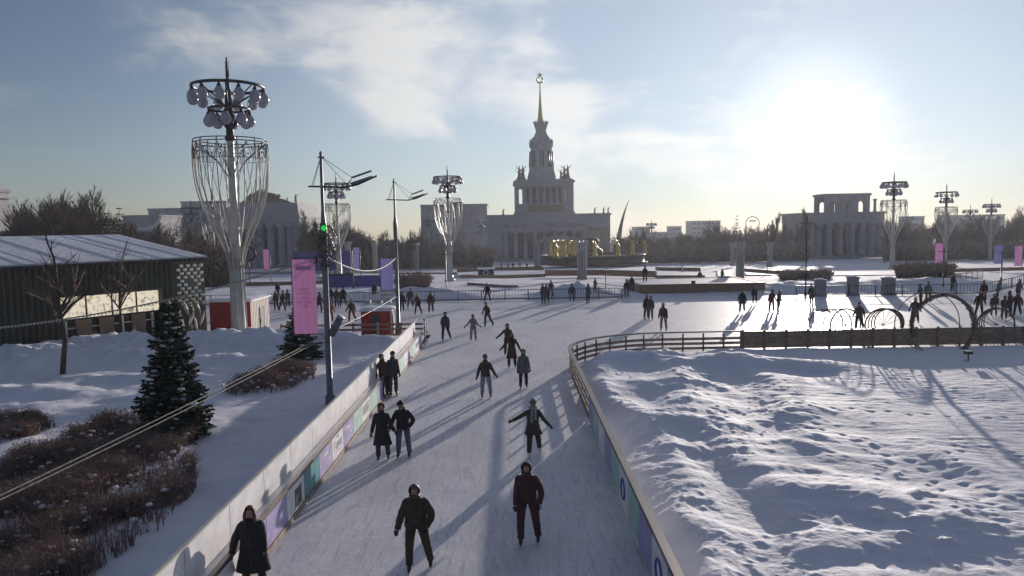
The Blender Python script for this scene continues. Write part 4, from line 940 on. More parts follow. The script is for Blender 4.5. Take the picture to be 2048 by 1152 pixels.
for i, px in enumerate((519, 541, 563, 580, 599)):
    mb = MB(); column(mb, X_(px) - (1.2 if px == 599 else 0), 1.6, .8, Z_(446) - .02, 1.5, 14); mb.build('column', 'stone', r)
for px in (529, 551, 571, 589):
    mb = MB(); mb.box(X_(px) - 1.4, X_(px) + 1.4, 4.8, 4.98, .8, Z_(456)); mb.build('door_recess', 'stoned', r)
for px in (468, 490):
    mb = MB(); mb.box(X_(px) - 1.4, X_(px) + 1.4, .3, .48, 5, Z_(458)); mb.build('window', 'stoned', r)
mb = MB(); mb.box(-1, X_(604), -3, 5, 0, .8); mb.build('steps', 'stone', r)

# right pavilion with arched attic
D = 300.0; S = D / F; p0 = at(1615, 520, D); base = T(D)
r = thing('arched_pavilion', 'hazy pavilion under the sun with an open arched attic above tall columns', 'pavilion', (p0.x, D, base))
X_ = lambda px: (px - 1615) * S; Z_ = lambda py: at(1690, py, D).z - base
mb = MB(); mb.box(0, X_(1765), 5, 28, 0, Z_(436)); mb.build('wall', 'stone', r)
mb = MB(); mb.box(-.4, X_(1767), 0, 28.4, Z_(445), Z_(428)); mb.box(-1, X_(1770), -.7, 29, Z_(428) + .01, Z_(424)); mb.build('entablature', 'stone', r)
for px in (1621, 1639, 1660, 1683, 1706, 1728, 1746, 1760):
    mb = MB(); column(mb, X_(px), 1.6, .8, Z_(445) - .02, 1.35, 14); mb.build('column', 'stone', r)
for px in (1650, 1672, 1695, 1717):
    mb = MB(); mb.box(X_(px) - 1.5, X_(px) + 1.5, 4.8, 4.98, .8, Z_(458)); mb.build('window', 'stoned', r)
mb = MB(); mb.box(-1, X_(1768), -3, 5, 0, .8); mb.build('steps', 'stone', r)
zl, zu = Z_(424) + .02, Z_(391); hw = (zu - zl)
def arch_slab(mb, x0, x1, y0, y1, z0, z1, cx, hw_):    # slab with one arched opening, built in strips
    zs = z0 + (z1 - z0) * .48
    mb.box(x0, cx - hw_, y0, y1, z0, z1); mb.box(cx + hw_, x1, y0, y1, z0, z1); n_ = 12
    for i in range(n_):
        a0 = math.pi * i / n_; a1 = math.pi * (i + 1) / n_; xa, xb = cx - hw_ * math.cos(a0), cx - hw_ * math.cos(a1); za, zb = zs + hw_ * math.sin(a0), zs + hw_ * math.sin(a1)
        mb.add([(xa, y0, za), (xb, y0, zb), (xb, y0, z1), (xa, y0, z1), (xa, y1, za), (xb, y1, zb), (xb, y1, z1), (xa, y1, z1)], [(0, 1, 2, 3), (7, 6, 5, 4), (0, 4, 5, 1), (3, 2, 6, 7)])
mb = MB()
ce = [1676, 1700, 1724]; ed = [1657, 1688, 1712, 1747]
for c2, e0_, e1_ in zip(ce, ed, ed[1:]): arch_slab(mb, X_(e0_), X_(e1_) - .002, 4, 5.5, zl, zu, X_((e0_ + e1_) / 2), 1.35 if c2 != 1700 else .7)
for c2, e0_, e1_ in zip(ce, ed, ed[1:]): arch_slab(mb, X_(e0_), X_(e1_) - .002, 14, 15.5, zl, zu, X_((e0_ + e1_) / 2), 1.35 if c2 != 1700 else .7)
mb.box(X_(1655), X_(1749), 3.6, 16, zu + .01, zu + 1.0); mb.build('arched_attic', 'stone', r)
mb = MB(); xa = X_(1763); column(mb, X_(1757), 4, zl, Z_(398), .6, 10); mb.build('attic_column', 'stone', r)

# ---------------------------------------------------------------- fountain with gilded figures, sheaf pillars, arch
pf = gt(1197, 531)
DF = 215.0; tz = T(DF)
cx_f = at(1197, 530, DF).x; S = DF / F
r = thing('fountain_basin', 'wide dark brown fountain basin under the gilded figures', 'fountain', (cx_f, DF, tz))
mb = MB(); q1 = 112 * S; mb.lathe([(0, q1 + 1), (.6, q1 + 1), (.62, q1), (2.4, q1 - .2), (2.5, q1 + .3), (2.9, q1 + .3), (2.95, q1 - 1.5), (2.5, q1 - 1.6)], 40, 0, 17); mb.build('basin', 'dbrown', r)
mb = MB(); mb.lathe([(2.5, 3.5), (4.4, 3.3), (5.0, 2.2), (6.5, 1.2), (7.2, 2.4), (7.6, 2.2), (8.4, 1.1)], 16, 0, 17); mb.build('bowl', 'goldd', r)
random.seed(21)
def gilt(px, h_px, Y, arm, wide, lab):
    p = at(px, 522, Y); z0 = tz + 2.9; hgt = h_px * Y / F
    mb = MB(); s = hgt / 5.2; statue(mb, 0, 0, 0, s, arm)
    mb.tube([(-.3 * s, 0, 3.0 * s), (-.5 * s * wide, .1, 4.4 * s), (-.7 * s * wide, .1, 5.4 * s)], [.25 * s, .35 * s, .12 * s], 6)
    o = thing('gilded_figure', lab, 'statue', (p.x, Y, z0 - .2), random.uniform(-.5, .5), 'gilded fountain figures')
    mb.build('figure', 'gold', o); mb = MB(); mb.lathe([(-.3, 1.4 * s), (.12, 1.3 * s)], 10); mb.build('pedestal', 'goldd', o)
for i, (px, hh, Y, arm, lab) in enumerate([(1101, 34, 226, 1, 'leftmost gilded figure of the dense cluster in the arch'), (1111, 35, 218, -1, 'second gilded figure from the left in the dense cluster'), (1120, 33, 230, 1, 'third gilded figure from the left in the dense cluster'),
        (1129, 36, 217, 1, 'middle gilded figure of the dense cluster in the arch'), (1138, 33, 236, -1, 'fifth gilded figure of the dense cluster, farther back'), (1146, 34, 224, 1, 'sixth gilded figure, second from the right in the cluster'),
        (1154, 32, 240, -1, 'gilded figure half hidden by the sheaf pillar'), (1190, 32, 217, 1, 'lone gilded figure just right of the sheaf pillar'), (1236, 33, 219, -1, 'lone gilded figure below the leaning spike'),
        (1266, 31, 224, 1, 'gilded figure second from the right of the fountain'), (1291, 28, 236, -1, 'rightmost gilded figure of the fountain')]):
    gilt(px, hh, Y, arm, 1, lab)
mb = MB()
for i in range(6):
    q = MB(); a = i; 
def sheaf(px, pyb, pyt, lab, wpx):
    p = gt(px, pyb); Y = p.y; h = at(px, pyt, Y).z - T(Y); wd2 = wpx * Y / F / 2
    r = thing('sheaf_pillar', lab, 'light pillar', (p.x, Y, T(Y)), 0, 'pale sheaf-shaped pillars')
    mb = MB(); mb.lathe([(0, wd2 * 1.3), (.3, wd2 * 1.3), (.32, wd2)] + [(h * .72, wd2 * .92)], 14); mb.build('shaft', 'concrete', r)
    mb = MB()
    for i in range(10):
        a = 2 * math.pi * i / 10; mb.tube([(wd2 * q * math.cos(a), wd2 * q * math.sin(a), h * z) for z, q in ((.03, 1.0), (.7, .95), (.8, .9), (.9, 1.15), (1.0, 1.6))], [.09, .09, .09, .12, .04], 5)
    mb.build('stalks', 'lampw', r)
    mb = MB(); mb.lathe([(h * .71, wd2 * .9), (h * .86, wd2 * 1.0), (h * .96, wd2 * 1.3), (h * .965, .1)], 12); mb.build('head', 'stone', r)
    return r
for a_ in [(1164, 559, 481, 'large pale sheaf pillar at the right of the gilded cluster', 17), (1480, 561, 483, 'large pale sheaf pillar in front of the bare trees at right centre', 15), (1465, 532, 485, 'thinner sheaf pillar just left of the large right one', 9),
           (1539, 534, 484, 'faint sheaf pillar right of the pair, before the bare trees', 10), (619, 534, 487, 'pale flared sheaf pillar above the big pink banner', 15), (697, 545, 483, 'sheaf pillar right of the lotus lamp behind the floodlight mast', 11),
           (751, 545, 484, 'thin distant sheaf pillar above the lilac banner', 9), (833, 540, 486, 'distant sheaf pillar left of the second lotus lamp', 10)]: sheaf(*a_)
Y = 190; a = at(1069, 530, Y); c_ = at(1176, 530, Y); wA = c_.x - a.x; r = thing('gate_arch', 'faint grey frame arch standing before the central pavilion around the gilded cluster', 'arch', (a.x, Y, T(Y)))
hA = at(1100, 489, Y).z - T(Y); mb = MB(); mb.box(0, 1.6, 0, 1.6, 0, hA); mb.build('leg', 'concrete', r); mb = MB(); mb.box(wA - 1.6, wA, 0, 1.6, 0, hA); mb.build('leg', 'concrete', r)
mb = MB(); n_ = 14
for i in range(n_):
    x0 = wA * i / n_; x1 = wA * (i + 1) / n_; z0 = hA + .01 + 1.3 * math.sin(math.pi * i / n_); z1 = hA + .01 + 1.3 * math.sin(math.pi * (i + 1) / n_)
    mb.add([(x0, 0, z0), (x1, 0, z1), (x1, 0, z1 + .9), (x0, 0, z0 + .9), (x0, 1.6, z0), (x1, 1.6, z1), (x1, 1.6, z1 + .9), (x0, 1.6, z0 + .9)], [(0, 1, 2, 3), (7, 6, 5, 4), (0, 4, 5, 1), (3, 2, 6, 7)])
mb.build('beam', 'concrete', r)
# hoop sign on the skyline
Y = 330; p = at(1505, 452, Y); r = thing('hoop_monument', 'thin open hoop standing above the bare trees on the right skyline', 'monument', (p.x, Y, T(Y)))
zc = at(1505, 447, Y).z - T(Y); mb = MB(); q = 13.5 * Y / F; mb.tube([(q * math.cos(a), 0, zc + q * math.sin(a)) for a in lin(0, 6.2832, 33)[:-1]], .17, 6, closed=True); mb.build('hoop', 'dark', r)
mb = MB(); mb.tube([(-1.5, 0, 0), (-1.2, 0, zc - q + .2)], .2, 6); mb.tube([(1.5, 0, 0), (1.2, 0, zc - q + .2)], .2, 6); mb.box(-1.6, 1.6, -.12, .12, zc + .9, zc + 1.4); mb.build('support', 'dark', r)
# small clock sign on the ring rink
def disc_sign(px, py, Y, rad, lab, m1='white'):
    p = at(px, py, Y); r = thing('round_sign', lab, 'sign', (p.x, Y, T(Y))); h = p.z - T(Y)
    q = MB(); q.tube([(0, -.05, h), (0, .08, h)], rad, 20); q.build('disc', m1, r); q = MB(); q.tube([(rad * math.cos(a), -.06, h + rad * math.sin(a)) for a in lin(0, 6.2832, 25)[:-1]], rad * .14, 5, closed=True); q.build('rim', 'dark', r)
    q = MB(); q.box(-.05, .05, -.05, .07, 0, h - rad); q.build('post', 'dark', r); q = MB(); q.box(-rad * .06, rad * .06, -.1, -.055, h, h + rad * .7); q.box(-rad * .06, rad * .5, -.1, -.055, h - rad * .05, h + rad * .05); q.build('hand', 'dark', r); return r
disc_sign(497, 508, 120, 1.15, 'large round clock-like disc between the nearest lamp and the small pink banner', 'concrete')
r = thing('ticket_booth', 'dark booth with a round white sign standing on the bright ring ice', 'booth', gt(972, 551))
S = r.location.y / F; mb = MB(); mb.box(-16 * S, 16 * S, 0, 2, 0, 12 * S); mb.build('body', 'dark', r); mb = MB(); mb.tube([(4.5 * S * math.cos(a), -.05, 6 * S + 5 * S * math.sin(a)) for a in lin(0, 6.2832, 17)[:-1]], .12, 5, closed=True); mb.build('ring_emblem', 'white', r)
mb = MB(); mb.box(-17 * S, 17 * S, -.1, 2.1, 12 * S + .003, 12 * S + .25); mb.build('roof', 'snow', r)
# slender lamp posts on the plaza
def post(px, pyt, pyb, lab, Y=None):
    p = gt(px, pyb) if Y is None else Vector((at(px, pyb, Y).x, Y, T(Y))); h = at(px, pyt, p.y).z - T(p.y)
    r = thing('slim_post', lab, 'post', p, 0, 'slim plaza posts'); mb = MB(); mb.lathe([(0, .14), (.4, .13), (.42, .07), (h - .05, .05), (h, .02)], 8); mb.build('shaft', 'dark', r)
    mb = MB(); mb.tube([(-.6, 0, h * .9), (.6, 0, h * .9)], .04, 5); mb.build('crossarm', 'dark', r)
for a_ in [(1611, 430, 592, 'slim dark post at the left end of the right railing'), (893, 500, 585, 'slim dark post in front of the second lotus lamp stem'), (1212, 540, 585, 'slim dark post on the snow mound right of the sheaf pillar'),
           (707, 500, 578, 'slim post behind the railing between the masts'), (1886, 495, 578, 'slim dark post under the small pink banner on the right'), (2002, 500, 562, 'slim post under the lilac banner at right'),
           (1364, 520, 545, 'short post by the bright ice right of the fountain'), (1534, 510, 548, 'short post right of the sheaf pillars')]: post(*a_)
# ---------------------------------------------------------------- bare trees
def bare_tree_meshes(seed, h, spread, twigs=5, levels=4, trunk_r=.22, up=.55, first=.25, tw=1.0):
    rnd = random.Random(seed); tr = MB(); cr_ = MB()
    def seg(mb, p, q, r0, r1, n): mb.tube([p, p.lerp(q, .5) + Vector((rnd.uniform(-1, 1), rnd.uniform(-1, 1), 0)) * (q - p).length * .05, q], [r0, (r0 + r1) / 2, r1], n, cap=False)
    def grow(p, d, ln, r0, lv):
        q = p + d * ln; r1 = r0 * .62
        if lv <= 1: seg(tr, p, q, r0, r1, 6)
        elif lv < levels: seg(cr_, p, q, max(r0, .016 * tw), max(r1, .012 * tw), 3)
        else:
            sd_ = d.cross(Vector((rnd.uniform(-1, 1), rnd.uniform(-1, 1), rnd.uniform(-1, 1)))).normalized() * .016 * tw * h / 10
            cr_.add([p - sd_, p + sd_, q], [(0, 1, 2)]); return
        n = twigs if lv >= 1 else 6
        for i in range(n):
            t_ = rnd.uniform(.35, 1.0) if lv else rnd.uniform(first, 1.0)
            b_ = p.lerp(q, t_); a = rnd.uniform(0, 6.28); v = Vector((math.cos(a), math.sin(a), rnd.uniform(up * .3, up * 1.8))) * spread + d * .8
            v.z += up * .3; grow(b_, v.normalized(), ln * rnd.uniform(.5, .72) * (1 if lv else .8), r1 * rnd.uniform(.6, .9), lv + 1)
        if lv < levels: grow(q, (d + Vector((rnd.uniform(-.2, .2), rnd.uniform(-.2, .2), .1))).normalized(), ln * .62, r1, lv + 1)
    grow(Vector((0, 0, 0)), Vector((rnd.uniform(-.04, .04), rnd.uniform(-.04, .04), 1)).normalized(), h * .5, trunk_r, 0)
    return tr, cr_
def tree_thing(label, loc, meshes, group=None, scale=1.0, rz=0.0, name='bare_tree', m1='bark', m2='twig'):
    r = thing(name, label, 'tree', loc, rz, group, scale)
    meshes[0].build('trunk', m1, r); meshes[1].build('crown', m2, r); return r
protos = []
for i, (h, sp, up) in enumerate([(13, .75, .5), (12, .9, .4), (14, .6, .7)]):
    protos.append(bare_tree_meshes(40 + i, h, sp, 6, 4, .26, up, .25, 2.3))
pop = bare_tree_meshes(77, 16, .22, 6, 4, .2, 1.0, .12, 1.6)
holders = [None, None, None, None]
def plant(kind, x, y, s, label, group, z=None):
    rz = random.uniform(0, 6.28); loc = (x, y, (T(y) if z is None else z) - .1)
    if holders[kind] is None:
        holders[kind] = tree_thing(label, loc, protos[kind] if kind < 3 else pop, group, s, rz)
    else: dup(holders[kind], loc, rz, label, s, group)
random.seed(9)
def wood(label, group, px0, px1, pts_top, Y0_, Y1_, n, rows=3, hs=1.0):
    for i in range(n):
        rw = i % rows; px = px0 + (px1 - px0) * ((i // rows) + random.uniform(.1, .9)) / (n // rows); Y = Y0_ + (Y1_ - Y0_) * (rw + random.uniform(.1, .9)) / rows
        top = pts_top[0][1]
        for (a_, ta), (b_, tb) in zip(pts_top, pts_top[1:]):
            if a_ <= px <= b_: top = ta + (tb - ta) * (px - a_) / (b_ - a_)
        p = at(px, top, Y); h = (p.z - T(Y)) * (1 if rw == 0 else random.uniform(.9, 1.06)) * random.uniform(.88, 1.06)
        pk = 3 if (random.random() < .12 and px0 > 1000) else random.randrange(3); plant(pk, p.x, Y, max(.2, h * random.uniform(.75, 1.12) / (14.6 if pk < 3 else 19)), label, group)
wood('bare brown tree in the dense wood behind the mirrored pavilion', 'dense bare wood at left', 18, 335, [(18, 428), (50, 408), (110, 400), (170, 398), (215, 408), (245, 436), (300, 462), (335, 470)], 125, 175, 66, 3)
wood('bare tree in the low wood behind the left lotus lamps', 'bare trees behind the left lamps', 335, 470, [(335, 466), (470, 472)], 150, 200, 18, 3)
wood('bare tree right of the left classical pavilion', 'bare trees between the left pavilion and the grey block', 604, 845, [(604, 440), (640, 432), (690, 430), (720, 458), (780, 466), (845, 460)], 200, 290, 42, 3)
wood('bare tree in front of the plain grey block', 'bare trees in front of the grey block', 845, 975, [(845, 478), (900, 482), (975, 488)], 230, 300, 18, 3)
wood('bare tree in the hazy wood right of the fountain', 'hazy bare wood at right centre', 1225, 1620, [(1225, 470), (1270, 458), (1330, 470), (1400, 455), (1480, 448), (1540, 446), (1620, 442)], 260, 360, 66, 3)
wood('bare tree in the dark wood behind the right lotus lamps', 'dark bare wood at right', 1765, 2075, [(1765, 440), (1830, 448), (1900, 440), (1960, 432), (2075, 424)], 240, 340, 54, 3)
for px, top, lab in ((1553, 412, 'tall thin poplar rising above the hazy wood right of centre'), (1567, 430, 'shorter thin poplar beside the tallest one'), (1614, 402, 'bare poplar at the left shoulder of the arched pavilion'), (1543, 428, 'slim poplar just left of the tallest poplar')):
    p = at(px, top, 270); plant(3, p.x, 270, (p.z - T(270)) / 20.5, lab, None)
# the two bare trees in front of the mirrored window
p = gp(124, 752, .2); t1 = bare_tree_meshes(5, 7.4, 1.1, 4, 3, .15, .22, .50, 1.6)
tree_thing('bare tree with reddish trunk in the snow bank before the window band', (p.x, p.y, 0), t1)
p = at(243, 690, 42.5); t2 = bare_tree_meshes(15, 6.6, 1.1, 4, 3, .11, .22, .50, 1.5)
tree_thing('smaller bare tree by the right half of the window band', (p.x, 42.5, 0), t2)

# ---------------------------------------------------------------- spruces
def spruce_mb(seed, h, rad, whorls, dens=1.0, low=.04):
    rnd = random.Random(seed); f = MB(); sn = MB(); tr = MB(); tr.tube([(0, 0, 0), (0, 0, h * .98)], [h * .022, .01], 7)
    for k in range(whorls):
        t_ = (k + rnd.uniform(-.3, .3)) / whorls; t_ = max(0, t_); z = h * (low + (1 - low) * t_ * .985); rr = rad * (1 - t_) ** .8 * rnd.uniform(.85, 1.1) + .06
        nb = max(5, int((9 - 3 * t_) * dens))
        for b_ in range(nb):
            a = 2 * math.pi * (b_ + rnd.uniform(-.35, .35)) / nb + k * .7; L_ = rr * rnd.uniform(.8, 1.14); ca, sa = math.cos(a), math.sin(a)
            droop = .28 - .5 * t_
            pt = lambda s_: Vector((ca * L_ * s_, sa * L_ * s_, z + h * .02 - droop * L_ * s_ + .16 * L_ * s_ * s_))
            f.tube([pt(0), pt(.5), pt(1)], [.022, .014, .005], 3, cap=False)
            nt_ = max(5, int(L_ / .055 * dens))
            for i in range(nt_):
                s_ = .12 + .88 * (i + rnd.random()) / nt_; c0 = pt(s_); side = 1 if i % 2 else -1; tl = (.16 + .30 * L_ * (1 - s_) * .8 + .05) * rnd.uniform(.7, 1.2)
                dv = (Vector((-sa, ca, 0)) * side * .9 + Vector((ca, sa, 0)) * .65 + Vector((0, 0, rnd.uniform(-.35, .15)))).normalized() * tl
                wv = Vector((0, 0, 1)).cross(dv).normalized() * tl * .17 + Vector((0, 0, rnd.uniform(-.03, .03)))
                f.add([c0, c0 + dv * .5 + wv, c0 + dv, c0 + dv * .5 - wv], [(0, 1, 2, 3)])
                f.add([c0, c0 + dv * .55 + Vector((0, 0, tl * .16)), c0 + dv * .95, c0 + dv * .5 - Vector((0, 0, tl * .17))], [(0, 1, 2, 3)])
            if rnd.random() < .30 and t_ < .93:
                s_ = rnd.uniform(.45, .85); c0 = pt(s_) + Vector((0, 0, .05)); wv2 = rnd.uniform(.06, .13) * min(1, L_ + .2)
                sn.rings([(c0.x, c0.y, c0.z - .03, wv2 * 1.3, wv2 * .9), (c0.x, c0.y, c0.z + .02, wv2, wv2 * .7), (c0.x, c0.y, c0.z + .045, wv2 * .3, wv2 * .2)], 7)
    return tr, f, sn
def spruce(label, loc, *a, **k):
    tr, f, sn = spruce_mb(*a, **k); r = thing('spruce_tree', label, 'tree', loc); tr.build('trunk', 'bark', r); f.build('crown', 'needle', r); sn.build('snow_clumps', 'snow', r); return r
p = gp(352, 884); spruce('dark spruce dusted with snow, standing in the shrub bed in front of the pavilion', (p.x, p.y, 0), 3, at(333, 608, p.y).z + .1, 1.24, 32, dens=1.25)
p = gp(602, 722); spruce('dark spruce half hidden behind the big pink banner', (p.x, p.y, .1), 8, at(590, 612, p.y).z, 1.25, 20)
sp = spruce('small dark spruce tip rising from the bare wood at left, the taller one', at(238, 470, 120) * 1.0, 12, 10, 2.3, 16, dens=.35)
p = at(238, 410, 120); sp.location = (p.x, 120, T(120) - .1); sp.scale = ((p.z - T(120)) / 10,) * 3
p = at(213, 420, 121); dup(sp, (p.x, 121, T(121) - .1), 1.0, 'shorter dark spruce tip just left of the taller one in the bare wood', (p.z - T(121)) / 10)
p = at(1474, 428, 245); dup(sp, (p.x, 245, T(245) - .1), 2.0, 'dark spruce standing above the hazy wood near the sheaf pillars', ((p.z - T(245)) / 14, (p.z - T(245)) / 14, (p.z - T(245)) / 10))
p = at(608, 470, 150); dup(sp, (p.x, 150, T(150) - .1), 2.5, 'dark spruce behind the garland of the near mast', (p.z - T(150)) / 10)

# ---------------------------------------------------------------- shrub beds (twiggy mass)
def in_poly(x, y, P):
    c_ = False; j = len(P) - 1
    for i in range(len(P)):
        if (P[i].y > y) != (P[j].y > y) and x < (P[j].x - P[i].x) * (y - P[i].y) / (P[j].y - P[i].y) + P[i].x: c_ = not c_
        j = i
    return c_
def shrubs(label, poly, n, h, seed, zf=left, far_=False, wmul=1.0, m='twigred', arcs=3, world=None):
    rnd = random.Random(seed); P = world or [(gt(*q) if far_ else gp(*q)) for q in poly]
    x0, x1 = min(p.x for p in P), max(p.x for p in P); y0, y1 = min(p.y for p in P), max(p.y for p in P)
    mb = MB(); hd = MB(); sn = MB(); k = 0; tries = 0
    while k < n and tries < n * 12:
        tries += 1; x = rnd.uniform(x0, x1); y = rnd.uniform(y0, y1)
        if not in_poly(x, y, P): continue
        dn = fbm(x * .55, y * .55, seed, 3)
        if dn < .02 and rnd.random() < .88: continue
        if wmul < 2 and rnd.random() < .10:
            sz = rnd.uniform(.03, .09); zq = zf(x, y) + h * rnd.uniform(.15, .8); sn.rings([(x, y, zq - sz * .3, sz * 1.2, sz), (x, y, zq + sz * .3, sz, sz * .8), (x, y, zq + sz * .5, sz * .3, sz * .3)], 6)
        k += 1; z = zf(x, y); hh = h * rnd.uniform(.45, 1.1) * (1 + .45 * dn)
        for i in range(arcs):
            a = rnd.uniform(0, 6.28); lean = rnd.uniform(.1, .65) * hh; t_ = Vector((x + math.cos(a) * lean, y + math.sin(a) * lean, z + hh * rnd.uniform(.7, 1.05))); mid = Vector((x + math.cos(a) * lean * .3, y + math.sin(a) * lean * .3, z + hh * .55))
            b0 = Vector((x, y, z - .04)); wv = Vector((math.cos(a + 1.57), math.sin(a + 1.57), 0)) * .0062 * wmul
            mb.add([b0 - wv * 1.4, b0 + wv * 1.4, mid + wv, mid - wv, t_], [(0, 1, 2, 3), (3, 2, 4)])
            for q in range(3):
                c0 = mid.lerp(t_, rnd.uniform(0, .9)); d = Vector((rnd.uniform(-1, 1), rnd.uniform(-1, 1), rnd.uniform(0, 1.1))) * hh * .28
                mb.add([c0 - wv * .7, c0 + wv * .7, c0 + d], [(0, 1, 2)])
                if rnd.random() < .3:
                    e = c0 + d; s_ = .016 * wmul; hd.add([e + Vector((-s_, 0, 0)), e + Vector((0, 0, s_ * 1.6)), e + Vector((s_, 0, 0)), e + Vector((0, s_, -s_))], [(0, 1, 2), (0, 2, 3)])
    r = bpy.data.objects.new('shrub_bed', None); COL.objects.link(r); r['label'] = label; r['category'] = 'shrubs'; r['kind'] = 'stuff'
    mb.build('twigs', m, r); hd.build('seed_heads', 'twigpale', r)
    if sn.v: sn.build('caught_snow', 'snow', r)
shrubs('dense reddish-brown twiggy shrub bed filling the near left corner', [(-160, 1250), (60, 1215), (190, 1165), (318, 1085), (396, 985), (388, 945), (320, 925), (140, 900), (-20, 955), (-220, 1010)], 7400, .56, 1, wmul=1.15)
shrubs('reddish-brown shrub bed round the foot of the near spruce', [(80, 925), (160, 880), (255, 840), (330, 835), (400, 880), (340, 935), (200, 945)], 3600, .52, 2, wmul=1.2)
shrubs('thin strip of brown shrubs on the snow at the left edge', [(-80, 905), (-60, 865), (60, 850), (110, 862), (60, 885), (0, 900)], 1300, .45, 4, wmul=1.3)
shrubs('brown shrub bed between the spruce and the near floodlight mast', [(445, 795), (520, 765), (560, 748), (632, 742), (628, 770), (560, 790), (470, 800)], 2600, .5, 5, wmul=1.5)
zfar = lambda x, y: T(y)
def wpoly(px0, px1, Y0_, Y1_): return [Vector((at(px0, 560, Y0_).x, Y0_, 0)), Vector((at(px1, 560, Y0_).x, Y0_, 0)), Vector((at(px1, 560, Y1_).x, Y1_, 0)), Vector((at(px0, 560, Y1_).x, Y1_, 0))]
shrubs('brown shrubs beside the farther floodlight mast, left of the snow mound', None, 900, 1.5, 6, zfar, wmul=5, world=wpoly(792, 858, 88, 98), m='twigred')
shrubs('grey-brown shrubs in front of the arched pavilion', None, 900, .9, 7, zfar, wmul=6, world=wpoly(1560, 1660, 96, 112), m='twig')
shrubs('dense brown shrubs at the foot of the tallest right lotus lamp', None, 1500, 1.5, 8, zfar, wmul=6, world=wpoly(1792, 1905, 96, 112), m='twig')
shrubs('dark undergrowth along the foot of the right wood', None, 3000, 4.2, 9, zfar, wmul=16, world=wpoly(1765, 2120, 225, 240), m='twig')
shrubs('dark undergrowth along the foot of the hazy wood right of the fountain', None, 3000, 4.6, 10, zfar, wmul=18, world=wpoly(1235, 1615, 250, 262), m='twig')
shrubs('dark undergrowth along the foot of the left wood', None, 3600, 5.0, 11, zfar, wmul=12, world=wpoly(10, 470, 112, 124), m='twig')
shrubs('dark undergrowth before the plain grey block', None, 3200, 4.8, 12, zfar, wmul=16, world=wpoly(640, 985, 225, 238), m='twig')
for (px0, px1, pyt, Y, lab) in ((-30, 480, 425, 205, 'brown far-off woodland mass behind the left wood'), (600, 860, 465, 320, 'brown far-off woodland mass left of the grey block'), (1225, 1625, 462, 400, 'brown hazy woodland mass on the right skyline'), (1760, 2200, 444, 380, 'brown woodland mass behind the right wood')):
    rnd = random.Random(px0); mb = MB(); a = at(px0, pyt, Y); c_ = at(px1, pyt, Y); H_ = a.z - T(Y)
    for i in range(9000):
        x = rnd.uniform(a.x, c_.x); y = Y + rnd.uniform(0, 22); hh = H_ * (.70 + .22 * fbm(x * .09, 3, px0, 3)) ; z = T(y) + hh * rnd.uniform(0, 1) ** .8
        d = Vector((rnd.uniform(-1, 1), rnd.uniform(-.5, .5), rnd.uniform(-.1, 1.6))) * 1.5; wv = Vector((rnd.uniform(.5, 1), 0, rnd.uniform(-.5, .5))) * .14 * Y / 250
        c0 = Vector((x, y, z)); mb.add([c0 - wv, c0 + wv, c0 + d], [(0, 1, 2)])
    o = mb.build('far_woodland', 'twig', None); o['label'] = lab; o['category'] = 'woodland'; o['kind'] = 'stuff'

# ---------------------------------------------------------------- wire light sculptures on the snow field
def hoop(mb, c_, rad, ang, a0, a1, th, tilt=0, n=30):
    pts = []
    for a in lin(R(a0), R(a1), n):
        v = Vector((math.cos(a) * rad, 0, math.sin(a) * rad)); v = Matrix.Rotation(tilt, 3, 'X') @ v; v = Matrix.Rotation(ang, 3, 'Z') @ v; pts.append(Vector(c_) + v)
    mb.tube(pts, th, 6)
zs = lambda x, y: island(x, y)
p = gp(1887, 707); r = thing('ring_arch', 'big wire ring arch wound with a shaggy garland, before the timber fence', 'light arch', (p.x, p.y, 0))
rad = 1.66; zc = 1.42
mb = MB(); hoop(mb, (0, 0, zc), rad, 0, -52, 232, .032, n=44); hoop(mb, (0, .22, zc), rad * .97, 0, -52, 232, .026, n=44); mb.build('front_hoop', 'wirew', r)
mb = MB(); hoop(mb, (-.22, 1.2, zc - .02), rad * 1.06, 0, -30, 215, .03, n=44); mb.build('back_hoop', 'wirew', r)
mb = MB(); random.seed(4)
for i in range(5200):
    a = R(random.uniform(-48, 200)); wdt = .07 + .045 * math.sin(a * 3 + 1); c0 = Vector((math.cos(a) * (rad + random.uniform(-wdt, wdt)), random.uniform(-.05, .26), zc + math.sin(a) * (rad + random.uniform(-wdt, wdt))))
    d = Vector((random.uniform(-1, 1), random.uniform(-.6, .6), random.uniform(-1, 1))) * .12; wv = Vector((random.uniform(-1, 1), 0, random.uniform(-1, 1))) * .024; mb.add([c0 - wv, c0 + wv, c0 + d], [(0, 1, 2)])
mb.build('garland', 'arch', r)
mb = MB(); mb.tube([(-1.22, 1.2, .3), (-1.02, 0, .1)], .02, 5); mb.tube([(1.3, 1.2, .3), (1.02, 0, .1)], .02, 5)
for k_ in range(9):
    a = R(-40 + k_ * 33); mb.tube([(math.cos(a) * rad, .0, zc + math.sin(a) * rad), (math.cos(a) * rad * .97, .22, zc + math.sin(a) * rad * .97)], .012, 4)
mb.build('brace', 'arch', r)
p = gp(1936, 728); r = thing('ground_spotlight', 'small dark spotlight on a round base in the snow below the ring arch', 'spotlight', (p.x, p.y, .1))
mb = MB(); mb.lathe([(0, .26), (.04, .26), (.045, .03), (.38, .03)], 14); mb.build('stand', 'dark', r)
mb = MB(); mb.box(-.17, .17, -.1, .12, .385, .52); mb.box(-.2, .2, -.14, .14, .523, .545); mb.build('lamp_head', 'dark', r)
